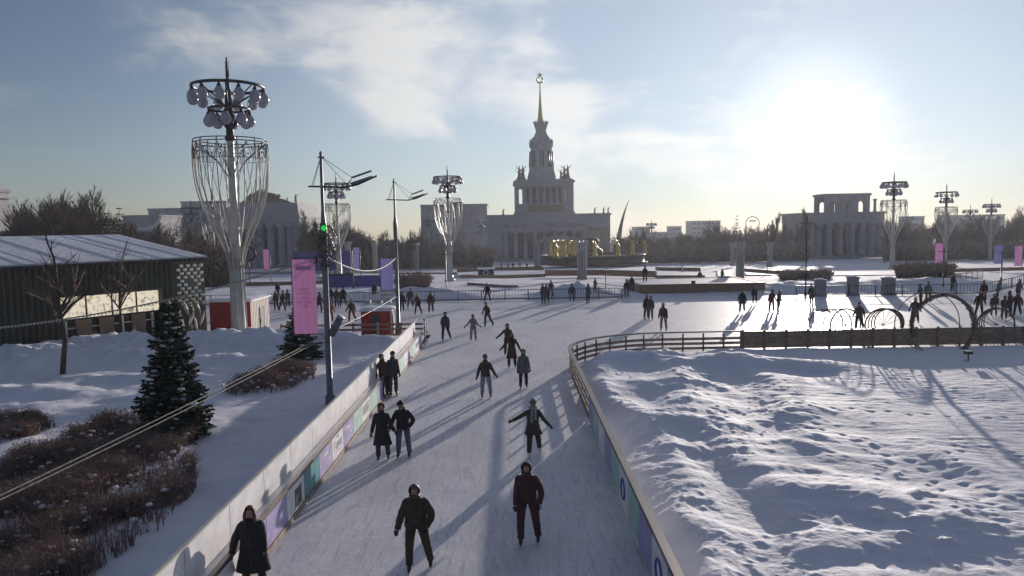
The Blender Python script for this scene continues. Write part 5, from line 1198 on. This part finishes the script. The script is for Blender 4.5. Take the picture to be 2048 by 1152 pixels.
def wire_set(px, py, lab, mirror=1):
    p = gp(px, py); r = thing('wire_hoops', lab, 'light sculpture', (p.x, p.y, 0), 0, 'nested wire hoop sculptures')
    mb = MB()
    for i in range(4): hoop(mb, (-.30 * i * mirror, .35 * i, 1.12), .95 - .05 * i, mirror * .18, -50, 230, .032 if i else .045)
    mb.build('hoops', 'lampd', r)
    mb = MB()
    for i in range(7):
        a = R(20 + i * 23); mb.tube([(0, 0, 1.1), (math.cos(a) * .92, 0, 1.12 + math.sin(a) * .92)], .013, 4)
    for a in (30, 90, 150): mb.tube([(math.cos(R(a)) * .95, 0, 1.12 + .95 * math.sin(R(a))), (math.cos(R(a)) * .8 - .9 * mirror, 1.05, 1.12 + .8 * math.sin(R(a)))], .02, 4)
    mb.build('spokes', 'lampd', r)
    mb = MB()
    for i in range(5): hoop(mb, (-.9 + .42 * i, -.5 + .1 * i, .30), .42, .5 * mirror, -20, 200, .03, n=16)
    for i in range(7): mb.tube([(.2 + .13 * i, -.2, .85 - .03 * i), (.9 + .16 * i, -.5, .05)], .028, 4)
    for i in range(9): mb.tube([(-1.1 + .2 * i, -.35, .05), (-1.05 + .2 * i, -.3, .62 + .08 * math.sin(i))], .026, 4)
    mb.tube([(-1.2, -.35, .55), (.0, -.35, .75), (1.3, -.45, .35)], .014, 5); mb.tube([(-1.2, -.5, .25), (1.7, -.6, .15)], .012, 5)
    mb.build('base_loops', 'wirew', r); return r
wire_set(1690, 690, 'nested wire hoops with spokes on the snow, leftmost by the timber fence')
wire_set(1765, 690, 'nested wire hoops between the leftmost hoops and the ring arch', -1)
wire_set(1990, 690, 'tangled pale wire hoops right of the ring arch under the skater group', -1)
random.seed(12)
# ---------------------------------------------------------------- people
def cloth(name, col, rough=.85, k=.25): return mat(name, col, rough, nscale=14, namt=k, bscale=40, bamt=.004)
PM = {'black': cloth('black_cloth', (.018, .016, .020)), 'brown': cloth('brown_cloth', (.055, .032, .026)), 'maroon': cloth('maroon_cloth', (.060, .022, .026)), 'rust': cloth('rust_cloth', (.10, .035, .022)),
      'grey': cloth('grey_cloth', (.13, .125, .13)), 'dgrey': cloth('dark_grey_cloth', (.055, .055, .062)), 'lgrey': cloth('pale_grey_cloth', (.24, .22, .23)), 'blush': cloth('dusty_pink_cloth', (.26, .18, .19)),
      'navy': cloth('navy_cloth', (.022, .028, .055)), 'jeans': cloth('jeans_cloth', (.085, .105, .16)), 'ljeans': cloth('pale_jeans_cloth', (.22, .25, .32)), 'olive': cloth('olive_cloth', (.060, .052, .032)),
      'red': cloth('red_cloth', (.26, .022, .028)), 'green': cloth('green_cloth', (.05, .10, .05)), 'teal': cloth('teal_cloth', (.04, .09, .12)),
      'skin': mat('skin', (.42, .24, .18), .55), 'hair': mat('brown_hair', (.11, .055, .035), .6, nscale=30, namt=.4, stretch=(1, 1, .2)), 'hairb': mat('fair_hair', (.20, .13, .08), .6, nscale=30, namt=.3, stretch=(1, 1, .2)),
      'boot': mat('skate_leather', (.025, .025, .028), .4), 'bootw': mat('white_skate_leather', (.55, .55, .56), .4), 'blade': mat('skate_blade', (.5, .5, .52), .25, metal=1.0), 'eye': mat('eye', (.02, .015, .012), .2), 'scarf': cloth('grey_scarf', (.30, .29, .31))}
M.update({'p_' + k: v for k, v in PM.items()})
def vdir(out, fwd, sx):                      # out and fwd in degrees away from hanging straight down; facing -y
    o, f = R(out), R(fwd); v = Vector((math.sin(o) * sx, -math.sin(f) * math.cos(o), -math.cos(f) * math.cos(o))); return v.normalized()
def cr_path(P, n=5):                         # smooth curve through the joints
    P = [P[0] * 2 - P[1]] + P + [P[-1] * 2 - P[-2]]; out = []
    for i in range(1, len(P) - 2):
        for k in range(n):
            t_ = k / n; a, b, c_, d = P[i - 1], P[i], P[i + 1], P[i + 2]
            out.append(.5 * ((2 * b) + (c_ - a) * t_ + (2 * a - 5 * b + 4 * c_ - d) * t_ ** 2 + (3 * b - a - 3 * c_ + d) * t_ ** 3))
    out.append(P[-2]); return out
def lerpr(rs, n):
    out = []
    for a, b in zip(rs, rs[1:]): out += [a + (b - a) * k / n for k in range(n)]
    return out + [rs[-1]]
NP = [0]
def person(loc, label, h=1.75, rz=0, arms=((12, 5, 8, 20), (12, 5, 8, 20)), legs=((5, 4, 3, -6), (5, -4, 3, -10)), coat='jacket', cc='black', tc='black', hat='hood', hc=None, lean=4, side=0, bulk=1.0, near=True,
           scarf=False, bag=None, boots='boot', group='skaters on the ice', trouser_w=1.0, skates=True, bow=0, cat='person'):
    NP[0] += 1; rnd = random.Random(NP[0] * 7); s = h / 1.75
    r = thing('person', label, cat, loc, rz, group, s); hc = hc or cc
    # joints
    legj = []; lz = []
    for i, sx in enumerate((-1, 1)):
        o, f, o2, f2 = legs[i]; hip = Vector((.095 * sx, 0, 0)); kn = hip + vdir(o, f, sx) * .43; an = kn + vdir(o2, f2, sx) * .42; legj.append((hip, kn, an)); lz.append(an.z)
    fz = .085 + (.075 if skates else 0); pz = fz - min(lz); pel = Vector((0, 0, pz)); legj = [tuple(j + pel for j in l) for l in legj]
    up = Vector((math.sin(R(side)), -math.sin(R(lean)), 1)).normalized(); fwd = Vector((0, -1, 0)); rt = Vector((1, 0, 0))
    wst = pel + up * .16; chs = pel + up * .40; nck = pel + up * .56; hd0 = nck + up * .09 + fwd * (.015 + bow * .05); hd = nck + up * .17 + fwd * (.03 + bow * .09)
    sh = [chs + up * .045 + rt * (.168 * sx) for sx in (-1, 1)]; armj = []
    for i, sx in enumerate((-1, 1)):
        o, f, o2, f2 = arms[i]; el = sh[i] + vdir(o, f, sx) * .285; wr = el + vdir(o2, f2, sx) * .255; hn = wr + vdir(o2, f2, sx) * .07; armj.append((sh[i], el, wr, hn))
    # body: one skinned surface
    V, E, RR = [], [], []
    def pt(p, rr, par=None):
        V.append(tuple(p)); RR.append(rr)
        if par is not None: E.append((par, len(V) - 1))
        return len(V) - 1
    a0 = pt(pel, (.14, .10)); a1 = pt(wst, (.125, .095), a0); a2 = pt(chs, (.15, .10), a1); a3 = pt(nck, (.058, .058), a2); a4 = pt(hd0, (.072, .08), a3); a5 = pt(hd, (.082, .095), a4); pt(hd + up * .075, (.06, .07), a5)
    if near: pt(hd0 + fwd * .098 + up * .035, (.014, .016), a4)
    for i, sx in enumerate((-1, 1)):
        b0 = pt(armj[i][0], (.06, .06), a2); b1 = pt(armj[i][1], (.042, .042), b0); b2 = pt(armj[i][2], (.028, .028), b1); pt(armj[i][3], (.030, .022), b2)
    for i in (0, 1):
        b0 = pt(legj[i][0] + Vector((0, 0, -.03)), (.085, .085), a0); b1 = pt(legj[i][1], (.058, .06), b0); b2 = pt(legj[i][2], (.038, .04), b1); pt(legj[i][2] + Vector((0, -.12, -.05)), (.035, .03), b2)
    me = bpy.data.meshes.new('body'); me.from_pydata(V, E, []); o = bpy.data.objects.new('body', me); COL.objects.link(o)
    md = o.modifiers.new('skin', 'SKIN'); md.use_smooth_shade = True
    if near: sb = o.modifiers.new('sub', 'SUBSURF'); sb.levels = 1
    for i, rr in enumerate(RR): me.skin_vertices[0].data[i].radius = rr
    me.skin_vertices[0].data[0].use_root = True
    bodies.append((o, r))
    # trousers
    ns = 5 if near else 3; sg = 12 if near else 7
    mb = MB()
    for hip, kn, an in legj:
        P = cr_path([hip + Vector((0, 0, .02)), kn, an + Vector((0, 0, .015))], ns); w = lerpr([.115, .088 * trouser_w, .072 * trouser_w], ns)
        w = [q * (1 + .05 * math.sin(i * 2.4 + NP[0])) for i, q in enumerate(w)]; mb.tube(P, w, sg)
    mb.rings([(pel.x, pel.y, pel.z - .06, .12, .10), (pel.x, pel.y, pel.z + .04, .165, .12), (wst.x, wst.y, wst.z, .14, .105)], sg)
    mb.build('trousers', 'p_' + tc, r)
    # coat or jacket
    mb = MB(); b = bulk
    hem = {'jacket': -.06, 'long': -.48, 'mid': -.26, 'suit': -.1}[coat]
    prof = []
    dn = Vector((0, 0, -1)); k = 6 if near else 4
    for i in range(k):
        t_ = 1 - i / k; q = pel + dn * (-hem) * t_ if hem < 0 else pel
        lg = ((legj[0][1] + legj[1][1]) * .5 - pel); q = q + Vector((lg.x * .5, lg.y * .45, 0)) * t_ * (.9 if hem < -.2 else .1); fl = (1 + .07 * t_) if hem < -.2 else 1
        spread_ = abs(legj[1][1].x - legj[0][1].x) * .32 * t_ if hem < -.2 else 0
        prof.append((q.x, q.y, q.z, (.185 * fl) * b + spread_, .14 * fl * b))
    prof += [(wst.x, wst.y, wst.z, .172 * b, .13 * b)]
    m1 = wst.lerp(chs, .5); prof += [(m1.x, m1.y, m1.z, .188 * b, .14 * b), (chs.x, chs.y, chs.z, .20 * b, .142 * b)]
    m2 = chs + up * .06; prof += [(m2.x, m2.y, m2.z, .195 * b, .13 * b)]; m3 = chs + up * .10; prof += [(m3.x, m3.y, m3.z, .155 * b, .115 * b)]; m3 = chs + up * .135; prof += [(m3.x, m3.y, m3.z, .115 * b, .10 * b)]; m4 = nck + up * .0; prof += [(m4.x, m4.y - .01, m4.z, .10, .10), (m4.x + up.x * .05, m4.y + up.y * .05 - .01, m4.z + .05, .098, .098), (m4.x + up.x * .05, m4.y + up.y * .05 - .01, m4.z + .075, .085, .086)]
    n_ = 20 if near else 9; vs0 = len(mb.v); mb.rings(prof, n_)
    if near:
        for i in range(vs0, len(mb.v)):
            v = Vector(mb.v[i]); q = mn.noise(v * 9 + Vector((NP[0], 0, 0))) * .012 + mn.noise(Vector((v.x * 22, v.y * 22, v.z * 5 + NP[0]))) * .008; c0 = Vector((pel.x, v.y * .3, v.z)); dd = (v - c0); dd.z = 0
            if dd.length > .02: mb.v[i] = tuple(v + dd.normalized() * q)
    for i in (0, 1):
        s0, e0, w0, h0 = armj[i]; inner = s0 + (chs - s0) * .35; P = cr_path([inner, s0, e0, w0], ns); w = lerpr([.062 * b, .070 * b, .062 * b, .050 * b], ns); w = [q * (1 + (.06 * math.sin(j * 2.1 + NP[0]) if near else 0)) for j, q in enumerate(w)]; mb.tube(P, w, sg)
    mb.build({'jacket': 'jacket', 'long': 'long_coat', 'mid': 'coat', 'suit': 'jacket'}[coat], 'p_' + cc, r)
    if near:
        mb = MB(); f0 = pel + up * .5; mb.tube([pel + Vector((0, -.142 * b - .004, hem * .7)) + Vector((legj[0][1].x + legj[1][1].x, 0, 0)) * .2, wst + fwd * .137 * b, chs + fwd * (.146 * b)], .006, 4); mb.build('zip', 'p_dgrey' if cc != 'dgrey' else 'p_black', r)
    # gloves with five fingers
    for i, sx in enumerate((-1, 1)):
        s0, e0, w0, h0 = armj[i]; d = (h0 - w0).normalized(); mb = MB()
        if near:
            sdv = d.cross(fwd); sdv = sdv.normalized() if sdv.length > .1 else rt; nrm = sdv.cross(d).normalized()
            mb.tube([w0 - d * .01, w0 + d * .04, w0 + d * .085], [.032, .040, .036], 10, e=.6)
            for q, (off, ln_) in enumerate(((-.028, .058), (-.010, .070), (.009, .066), (.027, .052))):
                b0 = w0 + d * .08 + sdv * off; k1 = b0 + d * ln_ * .5 + nrm * .008 * -1; k2 = k1 + d * ln_ * .38 - nrm * .026; mb.tube([b0, k1, k2], [.0115, .0105, .008], 6)
            tb = w0 + d * .03 + sdv * (-.034 * sx); mb.tube([tb, tb + d * .032 - sdv * .018 * sx, tb + d * .058 - sdv * .016 * sx - nrm * .01], [.014, .012, .009], 6)
        else: mb.ball(w0 + d * .06, .045, .04, .06, 6, 4)
        mb.build('glove', 'p_black' if cc != 'black' else 'p_dgrey', r)
    # head gear
    mb = MB(); hz = hd
    def shell(c_, rx, ry, z0, z1, open_front=True):
        n2 = 16 if near else 8; m_ = 7 if near else 5; vs = []; fs = []
        for j in range(m_ + 1):
            ph = z0 + (z1 - z0) * j / m_
            for i2 in range(n2 + 1):
                a = -math.pi / 2 + .0 + (i2 / n2) * 2 * math.pi; lo = max(0, 1 - abs(((i2 / n2 + .5) % 1) - .5) * 2 * 1.5)  # 1 at the face
                vs.append((c_.x + rx * math.cos(ph) * math.cos(a), c_.y + ry * math.cos(ph) * math.sin(a), c_.z + (.125) * math.sin(ph)))
        for j in range(m_):
            for i2 in range(n2):
                fr = min(i2, n2 - 1 - i2) / n2
                if open_front and fr < .14 and (j / m_) < .62: continue
                fs.append((j * (n2 + 1) + i2, j * (n2 + 1) + i2 + 1, (j + 1) * (n2 + 1) + i2 + 1, (j + 1) * (n2 + 1) + i2))
        mb.add(vs, fs, True)
    if hat == 'hood': shell(hd + Vector((0, .022, .008)), .118, .128, -1.35, 1.5); mb.tube([hd0 + Vector((-.085, .02, -.03)), hd0 + Vector((-.06, -.075, -.035)), hd0 + Vector((.06, -.075, -.035)), hd0 + Vector((.085, .02, -.03))], .03, 6); mb.build('hood', 'p_' + hc, r)
    elif hat == 'beanie': shell(hd + Vector((0, .005, .022)), .105, .118, .05, 1.5, False); mb.tube([hd + Vector((.106 * math.cos(a), .005 + .118 * math.sin(a), .03)) for a in lin(0, 6.2832, 13)[:-1]], .014, 5, closed=True); mb.build('beanie', 'p_' + hc, r)
    elif hat == 'cap': shell(hd + Vector((0, .005, .02)), .104, .117, .15, 1.5, False); mb.rings([(hd.x, hd.y - .12, hd.z + .03, .07, .06), (hd.x, hd.y - .12, hd.z + .045, .06, .05)], 10); mb.build('cap', 'p_' + hc, r)
    elif hat in ('long_hair', 'hair'):
        shell(hd + Vector((0, .015, .012)), .107, .12, -1.0, 1.5)
        if hat == 'long_hair':
            mb.rings([(hd.x, hd.y + .06, hd.z - .26, .075, .035), (hd.x, hd.y + .065, hd.z - .15, .11, .055), (hd.x, hd.y + .04, hd.z, .108, .075)], 12)
            for sx in (-1, 1): mb.tube([hd + Vector((.085 * sx, -.02, .02)), hd + Vector((.10 * sx, -.03, -.08)), hd + Vector((.09 * sx, -.075, -.2))], [.03, .034, .018], 6)
        mb.build('hair', 'p_' + hc if hc in ('hair', 'hairb') else 'p_hair', r)
    if near and hat in ('beanie', 'cap'):
        mb = MB(); n2 = 12; mb.rings([(hd.x, hd.y + .035, hd.z - .08, .075, .06), (hd.x, hd.y + .03, hd.z + .03, .098, .085)], n2); mb.build('hair', 'p_hair', r)
    if near:
        mb = MB()
        for sx in (-1, 1): mb.ball(hd + Vector((.034 * sx, -.088, -.012)), .014, .010, .009, 7, 4)
        mb.build('eyes', 'p_eye', r); mb = MB(); mb.tube([hd0 + Vector((-.022, -.086, .004)), hd0 + Vector((0, -.094, .001)), hd0 + Vector((.022, -.086, .004))], .006, 5); mb.build('mouth', 'p_maroon', r)
    if scarf:
        mb = MB(); c0 = nck + up * .03; mb.tube([c0 + Vector((.10 * math.cos(a), .10 * math.sin(a) - .01, .012 * math.sin(a * 2))) for a in lin(0, 6.2832, 15)[:-1]], .042, 7, closed=True)
        for dx, ln_ in ((-.05, .42), (.045, .36)): mb.tube([c0 + Vector((dx * .5, -.11, 0)), c0 + Vector((dx, -.155, -.12)), c0 + Vector((dx * 1.3, -.17, -ln_))], [.04, .04, .05], 7, e=.5)
        mb.build('scarf', 'p_scarf', r)
    if bag == 'pack':
        pass
    # skates
    for i, sx in enumerate((-1, 1)):
        an = legj[i][2]; z0 = an.z - .085; x, y = an.x, an.y; mb = MB()
        mb.rings([(x, y - .055, z0, .036, .125), (x, y - .055, z0 + .03, .043, .128), (x, y - .04, z0 + .065, .045, .10), (x, y - .005, z0 + .11, .047, .06), (x, y + .005, z0 + .17, .052, .056), (x, y + .005, z0 + .20, .055, .058)], 12 if near else 7)
        bt = mb.build('skate' if skates else 'boot', 'p_' + boots, r)
        if skates:
            mb = MB(); mb.box(x - .003, x + .003, y - .19, y + .10, z0 - .075, z0 - .035); mb.box(x - .012, x + .012, y - .15, y - .09, z0 - .034, z0 - .001); mb.box(x - .012, x + .012, y + .0, y + .05, z0 - .034, z0 - .001); mb.build('blade', 'p_blade', bt)
    return r, armj
bodies = []
A0 = (12, 5, 8, 22)
def sk(px, py, label, **k):
    p = gp(px, py, .0); return person((p.x, p.y, 0.002), label, **k)
# --- the near skaters
yb = 13.5; xb = at(506, 1110, yb).x
person((xb, yb, .002), 'woman in a long dark coat with brown hair, nearest the camera by the left barrier', 1.70, .1, arms=((28, 12, 10, 20), (8, 0, 6, 10)), coat='long', cc='black', tc='black', hat='long_hair', hc='hair', lean=5, bulk=1.32)
yb = 14.35; xb = at(834, 1100, yb).x
rr_, aj = person((xb, yb, .002), 'skater in a dark jacket and brown trousers with one arm bent, bottom centre', 1.80, .05, arms=((24, 8, 16, 14), (30, 10, -22, 35)), legs=((6, 6, 2, 0), (12, -4, 10, -12)), cc='brown', tc='brown', hat='hood', hc='hair', lean=8, bulk=1.28, bow=1)
sk(1056, 1089, 'skater in a dark maroon jacket and trousers gliding on the right side of the lane', h=1.84, rz=-.05, arms=((10, 5, 4, 15), (26, 10, -10, 25)), legs=((6, 8, 1, 2), (10, -2, 6, -8)), cc='maroon', tc='maroon', hat='hood', hc='brown', lean=10, bulk=1.16, bow=1)
sk(766, 922, 'woman in a long black coat with a dark red hood, left of the arm-in-arm pair', h=1.70, rz=.1, arms=((18, 5, 12, 15), (20, 8, 30, 20)), legs=((4, 3, 2, -4), (6, -3, 4, -8)), coat='long', cc='black', tc='dgrey', hat='hood', hc='maroon', lean=3, bulk=1.08)
sk(808, 916, 'man in a black jacket and blue jeans, right of the pair holding arms', h=1.74, rz=-.1, arms=((28, 5, 20, 10), (36, 0, -30, 20)), legs=((6, 4, 3, -2), (6, -2, 4, -6)), cc='black', tc='jeans', hat='beanie', hc='black', lean=8, bulk=1.12, bow=1.5)
sk(1067, 914, 'skater with arms stretched out, pale scarf and olive coat, near the right barrier', h=1.72, rz=.1, arms=((62, 10, 66, 15), (34, 10, 40, 20)), legs=((4, 14, 2, -6), (10, -12, 8, -26)), coat='mid', cc='olive', tc='brown', hat='beanie', hc='grey', lean=6, scarf=True, bulk=1.05, boots='bootw')
sk(972, 797, 'skater in a dark jacket and pale jeans, arms held away, centre of the lane', h=1.74, rz=.05, arms=((22, 5, 16, 15), (26, 5, 30, 15)), legs=((5, 4, 3, -2), (9, -3, 5, -6)), cc='brown', tc='ljeans', hat='beanie', hc='grey', lean=3, bulk=1.1)
sk(1047, 778, 'woman skater in a pale grey coat holding hands with the dark-coated woman', h=1.66, rz=.2, arms=((14, 5, 8, 15), (14, 5, 6, 20)), legs=((4, 4, 2, -2), (6, -5, 4, -12)), coat='mid', cc='grey', tc='navy', hat='hood', hc='dgrey', lean=4, bulk=1.1)
sk(1024, 737, 'woman in a long dark maroon coat reaching one arm out, between two other skaters', h=1.74, rz=0, arms=((36, 0, 42, 10), (30, 5, 26, 12)), legs=((5, 5, 2, -4), (6, -4, 4, -8)), coat='long', cc='maroon', tc='black', hat='long_hair', hc='hair', lean=4)
sk(1016, 712, 'skater in a brown jacket with one arm stretched out, just behind the long maroon coat', h=1.70, rz=-.1, arms=((44, 5, 50, 12), (16, 5, 10, 20)), cc='brown', tc='brown', hat='hood', hc='brown', lean=4)
sk(767, 795, 'person in a brown jacket leaning back on the white barrier', h=1.74, rz=.9, arms=((30, -15, 10, 30), (14, 5, 8, 30)), legs=((6, 18, 4, 2), (8, 8, 4, -6)), cc='rust', tc='black', hat='hood', hc='brown', lean=-4, bulk=1.08)
sk(787, 792, 'person in dark grey clothes standing by the barrier next to the leaning one', h=1.80, rz=.5, arms=((8, 5, 4, 20), (8, 5, 4, 20)), legs=((3, 3, 2, -2), (4, -2, 2, -4)), cc='dgrey', tc='dgrey', hat='beanie', hc='black', lean=2)
sk(891, 682, 'skater in a dark grey jacket in mid-stride, left part of the lane', h=1.74, rz=.3, arms=((14, 0, -6, 30), (14, 0, -6, 30)), legs=((8, 4, 4, -2), (16, -4, 20, -14)), cc='dgrey', tc='black', hat='hood', hc='dgrey', lean=3, bulk=1.12)
sk(947, 683, 'small skater in a pale pinkish suit with arms held out, middle of the lane', h=1.62, rz=0, arms=((34, 5, 46, 20), (20, 5, 50, 30)), cc='blush', tc='blush', hat='hood', hc='blush', lean=3)
sk(975, 654, 'skater in a brown jacket leaning into a turn, behind the pale suit', h=1.70, rz=-.6, arms=((30, -10, 20, 0), (30, 10, -10, 40)), legs=((10, 4, 4, -4), (14, -14, 16, -26)), cc='brown', tc='dgrey', hat='beanie', hc='dgrey', lean=12)
# --- the far skaters
far_list = [
 (862, 627, 'brown', 'black', 'hood', 1.75, 'standing skater in a reddish-brown jacket by the dark railing, rightmost of three'),
 (836, 629, 'maroon', 'black', 'hood', 1.66, 'striding skater in a maroon jacket, middle of the three near the farther mast'),
 (821, 617, 'dgrey', 'navy', 'beanie', 1.74, 'skater in grey just behind the striding maroon skater'),
 (804, 626, 'black', 'black', 'hood', 1.75, 'dark skater half hidden by the farther floodlight mast'),
 (975, 605, 'black', 'navy', 'beanie', 1.72, 'dark skater alone at the far railing above the leaning skater'),
 (1087, 608, 'dgrey', 'black', 'hood', 1.80, 'taller dark skater of the group of three at the far railing'),
 (1093, 607, 'grey', 'black', 'hood', 1.72, 'grey skater standing against the taller dark one at the far railing'),
 (1102, 596, 'navy', 'black', 'beanie', 1.68, 'skater behind the pair at the far railing'),
 (1144, 605, 'navy', 'navy', 'hood', 1.70, 'lone navy skater at the far rink edge, left of the second lone one'),
 (1176, 606, 'teal', 'navy', 'hood', 1.70, 'lone teal skater at the far rink edge by the snow mound'),
 (1293, 638, 'black', 'black', 'hood', 1.75, 'left one of two skaters huddled together above the curved rails'),
 (1301, 640, 'dgrey', 'dgrey', 'beanie', 1.72, 'right one of two skaters huddled together above the curved rails'),
 (1327, 662, 'rust', 'blush', 'hood', 1.78, 'skater with pinkish trousers close to the start of the timber fence'),
 (1484, 626, 'black', 'navy', 'hood', 1.78, 'dark-blue skater with a strong shadow below the pool wall'),
 (1509, 609, 'navy', 'black', 'beanie', 1.66, 'smaller skater right behind the dark-blue one at the pool wall'),
 (1543, 624, 'rust', 'black', 'beanie', 1.72, 'left one of the striding pair at the right end of the pool wall'),
 (1557, 625, 'black', 'black', 'hood', 1.70, 'right one of the striding pair at the right end of the pool wall'),
 (1623, 611, 'dgrey', 'black', 'beanie', 1.72, 'skater beside the slim post at the far railing'),
 (1718, 661, 'dgrey', 'black', 'cap', 1.76, 'dark skater facing the camera seen between the wire hoops'),
 (1829, 648, 'brown', 'dgrey', 'hood', 1.74, 'brown skater behind the left side of the ring arch'),
 (1841, 612, 'black', 'black', 'hood', 1.74, 'skater above the left shoulder of the ring arch'),
 (1856, 606, 'dgrey', 'dgrey', 'beanie', 1.74, 'grey skater just right of the one above the ring arch'),
 (1958, 633, 'black', 'black', 'hood', 1.80, 'tall dark skater at the left of the group right of the ring arch'),
 (1967, 604, 'maroon', 'black', 'beanie', 1.74, 'maroon skater behind the tall dark one at right'),
 (1987, 633, 'black', 'grey', 'hood', 1.62, 'hunched skater with pale trousers in the middle of the right group'),
 (1995, 599, 'grey', 'navy', 'beanie', 1.72, 'grey skater standing behind the hunched one at right'),
 (2008, 640, 'brown', 'brown', 'hood', 1.60, 'small brown skater in front of the right group'),
 (2020, 632, 'maroon', 'black', 'hood', 1.74, 'maroon skater between the small brown one and the right edge pair'),
 (2034, 634, 'maroon', 'black', 'beanie', 1.74, 'skater near the right edge with arms bent'),
 (2036, 600, 'dgrey', 'black', 'hood', 1.74, 'skater far behind at the right edge'),
 (553, 622, 'maroon', 'black', 'hood', 1.72, 'left one of the close couple right of the red cabin'),
 (566, 622, 'rust', 'black', 'beanie', 1.74, 'right one of the close couple right of the red cabin'),
 (556, 598, 'navy', 'navy', 'hood', 1.70, 'dark figure beyond the couple right of the red cabin'),
 (639, 626, 'black', 'black', 'hood', 1.72, 'dark skater peeping out between the pink banner and the near mast'),
 (661, 646, 'red', 'red', 'beanie', 1.70, 'skater in a red suit just right of the near mast'),
 (662, 612, 'navy', 'black', 'hood', 1.70, 'leftmost of the dark trio at the left railing'),
 (674, 615, 'dgrey', 'navy', 'hood', 1.72, 'middle of the dark trio at the left railing'),
 (687, 614, 'black', 'black', 'beanie', 1.78, 'rightmost of the dark trio at the left railing'),
 (704, 646, 'olive', 'red', 'hood', 1.75, 'person in olive and red trousers standing left of the small cabin'),
 (749, 598, 'navy', 'black', 'hood', 1.65, 'dark skater behind the small notice board'),
 (396, 652, 'brown', 'brown', 'hood', 1.78, 'dim figure in brown standing by the mirrored corner of the pavilion'),
 (576, 616, 'teal', 'black', 'beanie', 1.62, 'small skater left of the big pink banner'),
]
pose = [dict(arms=((12, 5, 8, 22), (14, 5, 10, 20)), legs=((5, 4, 3, -4), (6, -4, 4, -8))), dict(arms=((26, 5, 20, 12), (22, -8, 14, 20)), legs=((12, 6, 10, 0), (14, -8, 12, -20))), dict(arms=((10, 0, 4, 28), (10, 8, -8, 40)), legs=((3, 2, 2, -3), (4, -2, 2, -4))),
        dict(arms=((18, 15, 12, 40), (18, -12, 10, 5)), legs=((6, 16, 4, -4), (6, -16, 4, -34)))]
random.seed(31)
for i, (px, py, cc, tc, hat, h, lab) in enumerate(far_list):
    ps = pose[1] if 'striding' in lab else pose[3] if i % 5 == 3 else pose[i % 3]
    grp = 'skaters on the ice'
    sk(px, py, lab, cc=cc, tc=tc, hat=hat, hc=random.choice(['black', 'dgrey', cc]), h=h, rz=random.uniform(-.8, .8) + random.choice([0, 0, math.pi]), near=False, coat='mid' if i % 4 == 1 else 'jacket', lean=16 if 'hunched' in lab else random.uniform(2, 8), bulk=1.12, group=grp, **ps)
# spectators on the snow beside the timber pool, on the plaza and at the far right
for px, py, Yo, lab, cc in [(1253, 590, 70.6, 'dark spectator left of the timber pool, in front of the railing', 'black'), (1264, 584, 74, 'second spectator at the left end of the timber pool', 'dgrey'), (1290, 574, 78, 'spectator standing on the pool edge at left', 'navy'), (1190, 588, 72, 'child-sized figure on the snow mound by the railing', 'olive'),
                            (1905, 588, 71.0, 'figure sitting by the far railing above the ring arch', 'black'), (1400, 560, 92, 'walker on the plaza by the gap in the low parapet', 'dgrey'), (1444, 556, 97, 'lone walker on the bright ice left of the large right sheaf pillar', 'black')]:
    x = at(px, py, Yo).x; z = .9 if 'pool edge' in lab else (far(x, Yo) if Yo > 70 and Yo < 110 else T(Yo))
    if 'pool edge' in lab: z = .905
    person((x, Yo, z), lab, 1.25 if 'child' in lab else 1.72, random.uniform(-1, 1), cc=cc, tc='black', near=False, skates=False, group='bystanders', bulk=1.12)
for px, lab in ((903, 'tiny distant walker left of the distant row, behind the second lotus lamp'), (941, 'tiny distant walker farther left on the plaza'), (1003, 'tiny distant walker left in the row before the pavilion'), (1016, 'tiny distant walker, dark, of the close pair before the pavilion'), (1026, 'tiny distant walker, second of the close pair before the pavilion'), (1040, 'tiny distant walker just right of the close pair'), (1054, 'tiny distant walker right of the row before the pavilion')):
    Y = 200 + random.uniform(-8, 12); x = at(px, 530, Y).x; person((x, Y, T(Y) - .02), lab, 1.75, random.uniform(-1, 1), cc='black', tc='black', near=False, skates=False, group='distant walkers', bulk=1.15)
# evaluate the skinned bodies once and keep plain meshes
bpy.context.view_layer.update(); dg = bpy.context.evaluated_depsgraph_get()
for o, r in bodies:
    me = bpy.data.meshes.new_from_object(o.evaluated_get(dg)); me.materials.clear(); me.materials.append(M['p_skin'])
    me.polygons.foreach_set('use_smooth', [True] * len(me.polygons)); nb = bpy.data.objects.new('body', me); COL.objects.link(nb); nb.parent = r; bpy.data.objects.remove(o)

# ---------------------------------------------------------------- haze
mb = MB(); mb.box(-760, 760, -60, 820, -14, 100)
hz = mb.build('haze', None); hz['kind'] = 'stuff'; hz['label'] = 'thin cold winter haze over the plaza'
m = bpy.data.materials.new('haze_air'); m.use_nodes = True; t = m.node_tree; t.nodes.clear()
ov = t.nodes.new('ShaderNodeOutputMaterial'); pv = t.nodes.new('ShaderNodeVolumePrincipled'); pv.inputs['Color'].default_value = (.86, .90, 1.0, 1); pv.inputs['Density'].default_value = .00028; pv.inputs['Anisotropy'].default_value = .35
L(t, pv.outputs[0], ov.inputs['Volume']); hz.data.materials.append(m)
